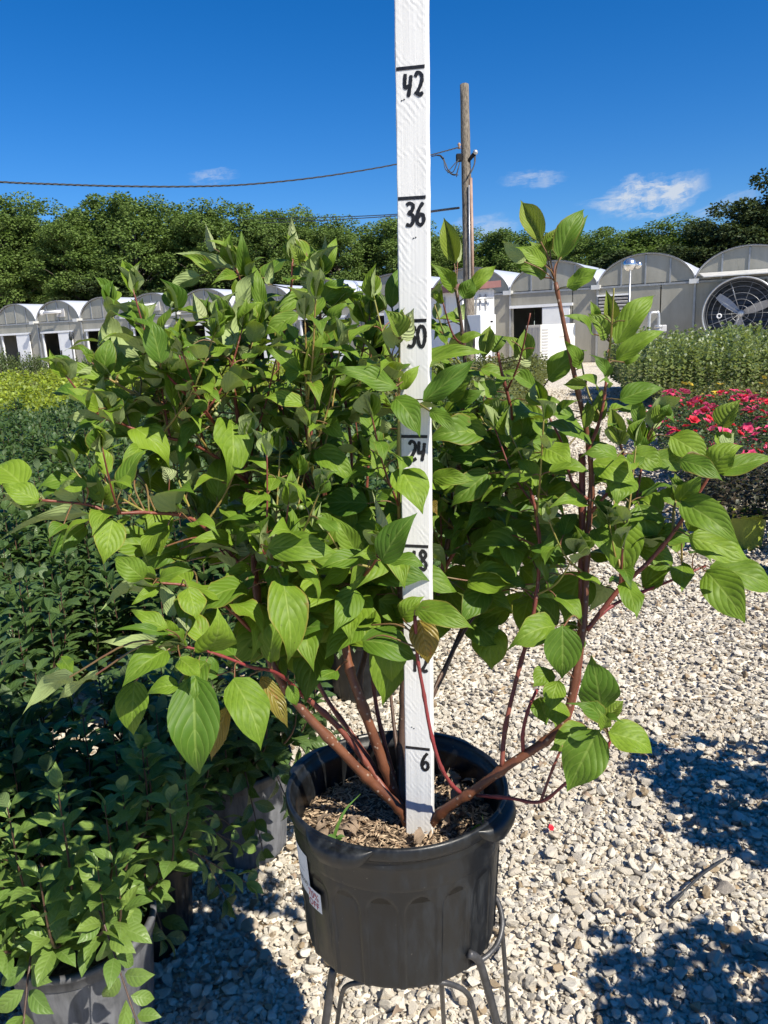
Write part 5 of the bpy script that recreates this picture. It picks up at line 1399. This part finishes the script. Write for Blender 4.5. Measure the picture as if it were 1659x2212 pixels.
for b in range(-1, 11):
    left = 10 - b
    if b == -1: lab = 'arched greenhouse with a large round exhaust fan, rightmost of the row'
    elif b == 0: lab = 'arched greenhouse behind the silver ball lamp post, next to the fan house'
    elif b == 1: lab = 'arched greenhouse with white framed dark doorway behind the cream chiller'
    elif b >= 6: lab = 'arched greenhouse with white sliding door and dark doorway, %s from the left' % ORD[left]
    else: lab = 'arched greenhouse partly hidden by the dogwood, %s from the left' % ORD[left]
    e = empty('greenhouse', gpt(b, 0, 0, 0), lab, 'greenhouse', 'row of joined greenhouses'); e.rotation_euler = (0, 0, GROT)
    link('roof', roof_me, e); link('arch_frame', arch_me, e); link('mullions', mull_me, e); link('eave_beam', beam_me, e); link('back_wall', back_me, e)
    for q in range(4): link('gable_panel', gp_me[q], e)
    link('gutter', gut_me, e); link('post', post_me, e)
    if b == -1: link('post', post_me, e, (GW, 0, 0)); link('gutter', gut_me, e, (GW, 0, 0))
    if b in (0, -1):
        for (xa, xb) in ((.04, 1.06), (1.10, 2.10), (2.14, 3.16)):
            mb = MB(); panel(mb, xa, xb, .02, GE - .07); mb.build('wall_panel', M['glazing'], e)
    else:
        d0, d1 = (.37, 1.50) if b > 1 else (.12, 1.22)
        for (xa, xb, za, zb) in ((.04, d0, .02, GE - .07), (d1, 2.3, .02, GE - .07), (2.33, GW - .04, .02, GE - .07), (d0, d1, 2.02, GE - .07)):
            mb = MB(); panel(mb, xa, xb, za, zb); mb.build('wall_panel', M['glazing'], e)
        dr = link('door', door_me, e, (d1 + .52, -.075, 1.01)); link('handle', dh_me, dr, (-.40, -.045, 0)); link('door_track', track_me, e, (d0 + 1.05, -.07, 2.07))
        mb = MB(); mb.box((d1 + .2 if b == 1 else d0 - .04, -.03, 1.0), (.4 if b == 1 else .08, .07, 2.0)); mb.build('door_frame', M['white_paint'], e)
        # benches and plants inside are only a dark mass
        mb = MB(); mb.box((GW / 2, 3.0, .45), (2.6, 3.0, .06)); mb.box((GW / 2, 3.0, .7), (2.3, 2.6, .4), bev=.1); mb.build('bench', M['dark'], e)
for b, xx, wh in ((10, 0.0, 'left'), (-1, GW, 'right')):
    e = [o for o in COL.objects if o.name.startswith('greenhouse') and (o.location - gpt(b, 0, 0, 0)).length < .01][0]
    MB().box((xx, GLEN / 2 + .03, GE / 2 - .03), (.03, GLEN - .08, GE - .10)).build('side_wall', M['glazing'], e)
# heater flues on some gables
for b, nm in ((7, 'fourth'), (9, 'second')):
    e = empty('heater_flue', gpt(b, 0, 0, 0), 'white horizontal heater flue on the gable of the %s greenhouse from the left' % nm, 'flue pipe', 'heater flues'); e.rotation_euler = (0, 0, GROT)
    MB().tube([(1.95, -.10, 3.05), (1.85, -.26, 3.05), (.95, -.30, 3.05)], .075, 12).build('pipe', M['white_paint'], e)
    MB().lathe([(.001, 0), (.13, 0), (.13, .14), (.001, .14)], 14, (.90, -.30, 3.05), M=Matrix.Rotation(rad(-90), 3, 'Y')).build('cap', M['white_paint'], e)
    MB().box((1.85, -.04, 3.0), (.55, .06, .40)).build('vent_plate', M['grey_paint'], e)
# exhaust fan on the right-hand house
fc = P(1611, 677, 27.8)
rel = fc - gpt(-1, 0, 0, 0); fx = rel.dot(-DL); fz = fc.z
fan = empty('exhaust_fan', gpt(-1, fx, 0, 0), 'large round black exhaust fan with three blades on the greenhouse wall', 'fan'); fan.rotation_euler = (0, 0, GROT)
RX = Matrix.Rotation(rad(90), 3, 'X'); FZ = Vector((0, 0, fz))
mb = MB(); mb.lathe([(1.02, .02), (1.10, .62), (1.13, .62), (1.13, .60), (1.05, 0.0)], 64, FZ, M=RX, close=True); mb.build('shroud', M['fan_black'], fan)
MB().tube([(1.125 * math.cos(a), -.62, fz + 1.125 * math.sin(a)) for a in np.linspace(0, 2 * math.pi, 65)], .028, 8, cap=False).build('shroud_lip', M['galv'], fan)
for i in range(15):
    z = fz - .98 + i * .14; hw = math.sqrt(max(.01, 1.0 - (z + .07 - fz) ** 2))
    MB().box((0, -.09, z + .07), (2 * hw, .012, .13), Matrix.Rotation(rad(-24), 3, 'X')).build('louvre_slat', M['fan_black'], fan)
mb = MB(); mb.lathe([(1.03, 0), (1.03, .015), (.001, .015)], 48, FZ + Vector((0, -.035, 0)), M=RX); mb.build('back_plate', M['fan_black'], fan)
for k in range(3):
    a0 = rad(140 - 120 * k); v = []; f = []
    for i in range(7):
        r = .12 + .80 * i / 6; wd = .10 + .05 * math.sin(math.pi * i / 6); tw = rad(38 - 18 * i / 6)
        o_ = Vector((math.cos(a0), 0, math.sin(a0))); s_ = Vector((-math.sin(a0), 0, math.cos(a0)))
        for t in (-1, 1): v.append(FZ + Vector((0, -.36, 0)) + o_ * r + s_ * wd * t * math.cos(tw) + Vector((0, -1, 0)) * wd * t * math.sin(tw))
    v2 = [Vector(p) + Vector((0, .012, 0)) for p in v]
    f = [(2 * i, 2 * i + 1, 2 * i + 3, 2 * i + 2) for i in range(6)]; nv_ = len(v)
    f += [tuple(nv_ + j for j in q)[::-1] for q in f] + [(2 * i, 2 * i + 2, nv_ + 2 * i + 2, nv_ + 2 * i) for i in range(6)] + [(2 * i + 3, 2 * i + 1, nv_ + 2 * i + 1, nv_ + 2 * i + 3) for i in range(6)]
    MB().add(v + v2, f).build('blade', M['grey_paint'], fan)
mb = MB(); mb.lathe([(.001, .22), (.06, .22), (.13, .28), (.13, .42), (.05, .46), (.001, .46)], 20, FZ, M=RX); mb.build('hub', M['galv'], fan)
mb = MB(); mb.lathe([(.001, 0), (.11, 0), (.13, .05), (.13, .30), (.10, .34), (.001, .34)], 18, FZ + Vector((.42, -.20, -.42)), M=RX); mb.build('motor', M['dark'], fan)
for k in range(4):
    a0 = rad(20 + 90 * k); MB().tube([FZ + Vector((.05 * math.cos(a0), -.30, .05 * math.sin(a0))), FZ + Vector((1.07 * math.cos(a0), -.34, 1.07 * math.sin(a0)))], .014, 6).build('strut', M['galv'], fan)
for r in (.25, .45, .65, .85, 1.0):
    MB().tube([(r * math.cos(a), -.57, fz + r * math.sin(a)) for a in np.linspace(0, 2 * math.pi, 49)], .006, 5, cap=False).build('guard_ring', M['frame_metal'], fan)
for k in range(10):
    a0 = math.pi * 2 * k / 10; MB().tube([FZ + Vector((.1 * math.cos(a0), -.575, .1 * math.sin(a0))), FZ + Vector((1.09 * math.cos(a0), -.575, 1.09 * math.sin(a0)))], .005, 5).build('guard_spoke', M['frame_metal'], fan)
mb = MB(); mb.lathe([(.045, 0), (.085, 0), (.085, .02), (.045, .02)], 16, FZ + Vector((-.62, -.60, -.05)), M=RX, close=True); mb.build('ring_tag', M['white_paint'], fan)
hood = MB(); hood.add([(-1.35, -.02, fz + 1.36), (1.7, -.02, fz + 1.36), (1.7, -.60, fz + 1.22), (-1.15, -.60, fz + 1.22), (-1.35, -.02, fz + 1.33), (1.7, -.02, fz + 1.33), (1.7, -.60, fz + 1.19), (-1.15, -.60, fz + 1.19)],
                      [(0, 1, 2, 3), (7, 6, 5, 4), (3, 2, 6, 7), (0, 3, 7, 4), (1, 5, 6, 2), (0, 4, 5, 1)]); hood.build('hood', M['gutter_metal'], fan)

# ball lamp post, gas meter
b0 = P(1361, 600, 23.6); lp = empty('lamp_post', (b0.x, b0.y, 0), 'thin grey post topped by two silver ball lamps in front of the greenhouse', 'lamp post')
c1 = P(1360, 572, 23.6); c2 = P(1379, 573, 23.9); bo = Vector((b0.x, b0.y, 0))
MB().tube([(0, 0, 0), (0, 0, c1.z - .15)], .028, 10).build('post', M['galv'], lp)
sph = lambda r, n=14: [(max(.001, r * math.sin(math.pi * i / n)), -r * math.cos(math.pi * i / n)) for i in range(n + 1)]
MB().lathe(sph(.20), 28, c1 - bo).build('ball', M['chrome'], lp); MB().lathe(sph(.115), 24, c2 - bo).build('ball', M['chrome'], lp)
MB().tube([c1 - bo, c2 - bo], .05, 10).build('neck', M['galv'], lp)
mb = MB(); mb.tube([(0, 0, 1.55), (.12, -.02, 1.60), (.30, -.03, 1.55)], .03, 8); mb.lathe([(.001, -.05), (.09, -.03), (.09, .03), (.001, .05)], 12, (.30, -.03, 1.55)); mb.build('valve', M['galv'], lp)
gm0 = P(1418, 720, 25.0); gt = empty('gas_meter', (gm0.x, gm0.y, 0), 'grey gas regulator and pipes beside the greenhouse wall', 'gas meter')
MB().tube(spline([(-.25, 0, 0), (-.25, 0, 1.45), (-.22, 0, 1.60), (-.05, 0, 1.62), (.05, 0, 1.50), (.06, 0, .25), (.06, 0, 0)], 6), .055, 10).build('pipe', M['galv'], gt)
for z, r in ((1.18, .15), (1.08, .12), (.62, .12), (.45, .15)):
    MB().lathe([(.001, -.06), (r * .8, -.055), (r, -.03), (r, .03), (r * .8, .055), (.001, .06)], 16, (.06, 0, z)).build('valve', M['galv'], gt)
MB().box((.20, -.02, 1.12), (.20, .16, .22), bev=.03).build('dial_box', M['grey_paint'], gt)

# ------------------------------------------------------------------ white shed with red roof, cabinet, chiller
A0 = G(1011, 780); A0 = Vector((182 / FPX * 24.5, 24.5, 0)); n1 = Vector((.36, -.933, 0)).normalized(); t1 = Vector((.933, .36, 0)).normalized(); t2 = Vector((-.36, .933, 0)).normalized()
shed = empty('shed', A0, 'white metal shed with red eaves standing between stick and doorway', 'shed'); shed.rotation_euler = (0, 0, math.atan2(t1.y, t1.x))
L1, L2, SH = -.38, 6.5, 2.52       # local x along the sunny side, local y away and to the left
def siding(x0, y0, x1, y1, h, name):
    v = []; f = []; d = Vector((x1 - x0, y1 - y0, 0)); L = d.length; d.normalize(); nn = Vector((d.y, -d.x, 0)); k = int(L / .10)
    for i in range(k + 1):
        p = Vector((x0, y0, 0)) + d * (L * i / k) + nn * (.012 if i % 3 == 0 else 0)
        v += [p, p + Vector((0, 0, h))]
    for i in range(k): f.append((2 * i, 2 * i + 2, 2 * i + 3, 2 * i + 1))
    MB().add(v, f).build(name, M['white_paint'], shed)
siding(0, 0, L1 + 1.5, 0, SH, 'wall'); siding(0, L2, 0, 0, SH, 'wall')
MB().box(((L1 + 1.5) / 2 + .03, L2 / 2 + .03, SH / 2 - .01), (L1 + 1.42, L2 - .1, SH - .04)).build('core', M['white_paint'], shed)
MB().box(((L1 + 1.5) / 2 - .10, L2 / 2 - .02, SH + .13), (L1 + 1.9, L2 + .50, .20), Matrix.Rotation(rad(-3.0), 3, 'Y')).build('roof', M['red_roof'], shed)
for x in (.62, .82): MB().box((x, -.03, SH - .35), (.05, .03, .45)).build('vent_slot', M['grey_paint'], shed)
MB().tube([(.42, -.05, SH - .95), (.42, -.12, SH - .28), (.46, -.14, SH - .25), (1.0, -.16, SH - .24)], .035, 8).build('pipe', M['galv'], shed)
for y in (1.2, 2.6): MB().box((-.03, y, 1.3), (.04, .10, 2.2)).build('batten', M['grey_paint'], shed)
MB().box((-.02, 4.3, 1.05), (.05, .9, 2.05)).build('door', M['grey_paint'], shed)
cb = P(1040, 705, 22.4); cab = empty('cabinet', (cb.x, cb.y, 0), 'white box cabinet on legs beside the white shed', 'cabinet'); cab.rotation_euler = (0, 0, rad(38))
MB().box((0, 0, 1.48), (.62, .55, .56), bev=.012).build('case', M['white_paint'], cab)
cdoor = MB().box((0, -.283, 1.47), (.56, .012, .50)).build('door', M['white_paint'], cab); MB().box((.12, -.295, 1.56), (.10, .012, .05)).build('handle', M['dark'], cdoor)
for x in (-.26, .26):
    for y in (-.22, .22): MB().box((x, y, .6), (.05, .05, 1.2)).build('leg', M['galv'], cab)
ch0 = G(1167, 797); chl = empty('chiller', (ch0.x, ch0.y, 0), 'cream outdoor chiller unit with grille side, on gravel before the greenhouse', 'chiller'); chl.rotation_euler = (0, 0, rad(14))
CHS = 25.9 / FPX
MB().box((.62, .55, .72), (1.24, 1.1, 1.36), bev=.015).build('case', M['cream_paint'], chl)
for i in range(9): MB().box((-.012, .10 + i * .112, .75), (.02, .03, 1.15)).build('grille_bar', M['grey_paint'], chl)
for i in range(12): MB().box((.16, -.006, .20 + i * .095), (.22, .012, .045)).build('grille_slot', M['grey_paint'], chl)
MB().box((.62, .55, .02), (1.16, 1.0, .04)).build('base', M['dark'], chl)
MB().box((.78, -.008, 1.0), (.22, .01, .03)).build('name_plate', M['grey_paint'], chl)
vt = empty('wall_vent', gpt(0, .55, 0, 0), 'dark louvred vent in the greenhouse wall right of the white door', 'vent'); vt.rotation_euler = (0, 0, GROT)
MB().box((0, -.03, 1.88), (1.02, .05, .74)).build('backing', M['dark'], vt)
for i in range(6): MB().box((0, -.07, 1.58 + i * .12), (.98, .03, .07), Matrix.Rotation(rad(30), 3, 'X')).build('slat', M['grey_paint'], vt)
MB().box((0, -.06, 2.30), (1.1, .10, .06)).build('frame', M['white_paint'], vt)
ir = P(157, 760, 14.0); ip = empty('irrigation_riser', (ir.x, ir.y, 0), 'thin black irrigation riser standing in the yellow-green shrubs', 'sprinkler')
zt = P(157, 716, 14.0).z
MB().tube([(0, 0, 0), (0, 0, zt - .14)], .012, 8).build('pipe', M['cable'], ip); MB().lathe([(.001, zt - .16), (.03, zt - .15), (.035, zt - .06), (.015, zt - .02), (.012, zt), (.001, zt)], 10).build('head', M['cable'], ip)

# ------------------------------------------------------------------ utility pole and wires
pt = P(1003, 184, 22.5); pb = P(1012, 600, 22.5)
dd = (pb - pt).normalized(); pf = pt + dd * (-pt.z / dd.z)
pole = empty('utility_pole', pf, 'weathered wooden utility pole behind the stick, with cable bracket', 'utility pole')
nst = 24; vv = [pf + (pt - pf) * (i / nst) for i in range(nst + 1)]
MB().tube([q - pf for q in vv], [.165 - .038 * i / nst + RN.uniform(-.004, .004) for i in range(nst + 1)], 18).build('shaft', M['polewood'], pole)
def PP(x, y, dz=0.0): return P(x, y, 22.5 + dz) - pf
MB().tube([PP(1017, 385, -.14), PP(1020, 520, -.12), PP(1021, 620, -.12)], .045, 8).build('conduit', M['conduit'], pole)
MB().tube([PP(1013, 400, -.19), PP(1015, 620, -.19)], .022, 8).build('conduit', M['galv'], pole)
MB().tube([PP(1008, 355, -.05), PP(1014, 345, -.12), PP(1022, 335, -.2), PP(1027, 330, -.25)], [.04, .05, .06, .05], 10).build('weatherhead', M['dark'], pole)
MB().lathe(sph(.075, 8), 12, PP(1027, 329, -.25)).build('cap', M['galv'], pole)
MB().box(PP(991, 341, -.1), (.16, .16, .22), bev=.03).build('splice_box', M['dark'], pole)
MB().lathe([(.001, -.09), (.05, -.08), (.03, -.02), (.055, .03), (.03, .07), (.001, .09)], 12, PP(992, 315, -.1)).build('insulator', M['conduit'], pole)
for pts in ([(932, 338), (950, 335), (958, 345), (962, 365), (975, 375), (990, 378)], [(940, 335), (957, 340), (965, 362), (978, 372), (990, 345)], [(950, 336), (962, 352), (970, 372), (984, 378), (991, 360)],
            [(992, 345), (984, 352), (972, 366), (967, 374)], [(993, 352), (989, 368), (986, 382)], [(1027, 333), (1026, 352), (1018, 372), (1012, 378)], [(1025, 335), (1024, 356), (1015, 374)]):
    MB().tube(spline([PP(x, y, -.22 - .02 * i) for i, (x, y) in enumerate(pts)], 5), .014, 6).build('drop_wire', M['cable'], pole)
# twisted service cable running left from the pole
cp = [Vector(p) for p in spline([P(992, 318, 22.4), P(930, 335, 21.6), P(855, 355, 20.5), P(700, 381, 18.6), P(540, 398, 17.0), P(400, 403, 15.8), P(250, 402, 14.8), P(120, 398, 14.0), P(0, 393, 13.3), P(-160, 380, 12.4)], 26)]
cbl = empty('service_cable', cp[0], 'twisted overhead cable sagging from the utility pole towards the left', 'cable')
for k in range(3):
    hel = []
    for i, p in enumerate(cp):
        t = (cp[min(i + 1, len(cp) - 1)] - cp[max(0, i - 1)]).normalized(); x = t.cross(Vector((0, 0, 1))).normalized(); y = x.cross(t)
        a = i * .62 + k * 2.094; hel.append(p - cp[0] + (x * math.cos(a) + y * math.sin(a)) * .0105)
    MB().tube(hel, .0095, 6).build('strand', M['cable'], cbl)
for k, pts in enumerate(([(992, 448, 22.4), (855, 463, 30), (690, 470, 40), (500, 474, 52)], [(992, 450, 22.4), (860, 466, 30), (695, 476, 40), (560, 482, 50)])):
    q = [Vector(p) for p in spline([P(*p) for p in pts], 8)]
    tag(MB().tube(q, .02, 6).build('overhead_wire', M['cable']), ('upper' if k == 0 else 'lower') + ' thin wire crossing low against the trees behind the stick', 'wire', 'thin overhead wires')

# ------------------------------------------------------------------ trees behind
def tree_mesh(seed, H, rx, z0, nclump, nleaf, size, mat, droopy=.35):
    r = np.random.default_rng(seed); zc = (H + z0) / 2; rz = (H - z0) / 2
    cs = []
    for k in range(nclump):
        u = r.normal(size=3); u /= np.linalg.norm(u); q = r.uniform(.35, 1.0) ** .6
        wv = 1 + .22 * math.sin(3 * math.atan2(u[1], u[0]) + seed) + r.uniform(-.12, .12)
        cs.append((u[0] * rx * q * wv, u[1] * rx * q * wv, zc + u[2] * rz * q * (1 + r.uniform(-.1, .1))))
    cs = np.array(cs); cr = r.uniform(.35, .75, nclump) * rx / 2.6
    V = []; F = []; UVs = []
    tot = nclump * nleaf
    ci = np.repeat(np.arange(nclump), nleaf)
    d = r.normal(size=(tot, 3)); d /= np.linalg.norm(d, axis=1)[:, None]
    d[:, 2] *= .8
    pos = cs[ci] + d * cr[ci][:, None] * r.uniform(.5, 1.05, tot)[:, None]
    ax = d * .9 + r.normal(size=(tot, 3)) * .5; ax[:, 2] -= droopy; ax /= np.linalg.norm(ax, axis=1)[:, None]
    nr = d + r.normal(size=(tot, 3)) * .45; nr[:, 2] += .5
    sx = np.cross(ax, nr); sx /= np.linalg.norm(sx, axis=1)[:, None] + 1e-6
    L = size * r.uniform(.7, 1.35, tot)[:, None]; wdt = L * r.uniform(.30, .45, tot)[:, None]
    q = np.stack([pos, pos + ax * L * .5 + sx * wdt, pos + ax * L, pos + ax * L * .5 - sx * wdt], axis=1).reshape(-1, 3)
    f = np.arange(tot * 4).reshape(-1, 4); uv = np.tile(np.array([[.5, 0], [1, .5], [.5, 1], [0, .5]]), (tot, 1))
    crown = mesh_np('crown', q, f, (mat,), uv=uv)
    mb = MB(); bend = r.uniform(-.25, .25, 6)
    tr_ = [(bend[0] * i / 5, bend[1] * math.sin(i), H * .86 * i / 5) for i in range(6)]
    mb.tube(tr_, [.16, .13, .11, .08, .05, .02], 8)
    for k in range(0, nclump, 4):
        c = cs[k]; zb = max(H * .16, c[2] - 2.2); t = zb / (H * .86) * 5; i = min(4, int(t)); p0 = Vector(tr_[i]).lerp(Vector(tr_[i + 1]), t - i)
        mb.tube(spline([p0, (p0 + Vector(c)) / 2 + Vector((0, 0, .25)), Vector(c)], 3), [.05, .045, .04, .03, .025, .02, .015], 5, cap=False)
    return crown, mb.mesh('trunk', M['trunk'])
TL = [tree_mesh(600 + k, 12.0, 2.6, 1.7 + .5 * (k % 2), 165, 220, .145, M['tree_leaf']) for k in range(4)]
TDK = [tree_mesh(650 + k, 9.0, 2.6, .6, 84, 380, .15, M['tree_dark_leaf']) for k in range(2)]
TREES = [(-70, 450, 63, 0), (25, 432, 62, 0), (105, 450, 66, 0), (180, 452, 61, 0), (255, 440, 64, 0), (318, 428, 61, 0), (395, 446, 66, 0), (465, 450, 62, 0), (535, 452, 65, 0), (600, 455, 62, 0), (668, 460, 66, 0),
         (735, 470, 63, 0), (800, 486, 66, 0), (868, 470, 64, 0), (945, 520, 66, 0), (985, 500, 70, 0), (1045, 512, 66, 0), (1105, 492, 64, 0), (1175, 508, 66, 0), (1245, 505, 62, 0), (1310, 495, 56, 0),
         (1370, 500, 53, 0), (1425, 474, 52, 0), (1480, 484, 52, 0), (1535, 482, 50, 1), (1590, 450, 48, 1), (1650, 405, 47, 1), (1720, 380, 47, 1),
         (60, 470, 72, 0), (230, 470, 72, 0), (430, 475, 73, 0), (640, 480, 73, 0), (230, 600, 60, 1), (330, 600, 60, 1), (470, 600, 61, 1), (620, 600, 62, 1), (760, 600, 62, 1), (880, 590, 62, 1), (1290, 545, 50, 1), (1450, 540, 48, 1)]
hy = lambda x: 713 - (x - 829) * .0437
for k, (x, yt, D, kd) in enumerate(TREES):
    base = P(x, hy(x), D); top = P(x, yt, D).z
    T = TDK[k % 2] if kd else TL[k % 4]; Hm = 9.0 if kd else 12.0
    under = k >= 32
    if under: lab = 'low dark bush filling the gap under the tree row, %s from the left' % ORD[k - 32]
    elif k >= 28: lab = 'tree standing in the second row behind the left trees, %s from the left' % ORD[k - 28]
    elif kd: lab = 'dark-leaved tree at the right end of the tree row, %s from the right edge' % ORD[27 - k]
    else: lab = 'leafy green tree in the row behind the greenhouses, %s from the left' % ORD[k]
    e = empty('understory_bush' if under else 'tree', (base.x, base.y, 0), lab, 'bush' if under else 'tree', 'row of trees behind the greenhouses' if not under else 'low bushes under the trees')
    s = top / Hm; wx = (1.45 if not under else 1.9) * max(.8, min(1.25, s)) * RN.uniform(.92, 1.1)
    e.scale = (wx, wx, s * RN.uniform(.98, 1.03)); e.rotation_euler = (0, 0, RN.uniform(0, 6.28))
    link('crown', T[0], e); link('trunk', T[1], e)
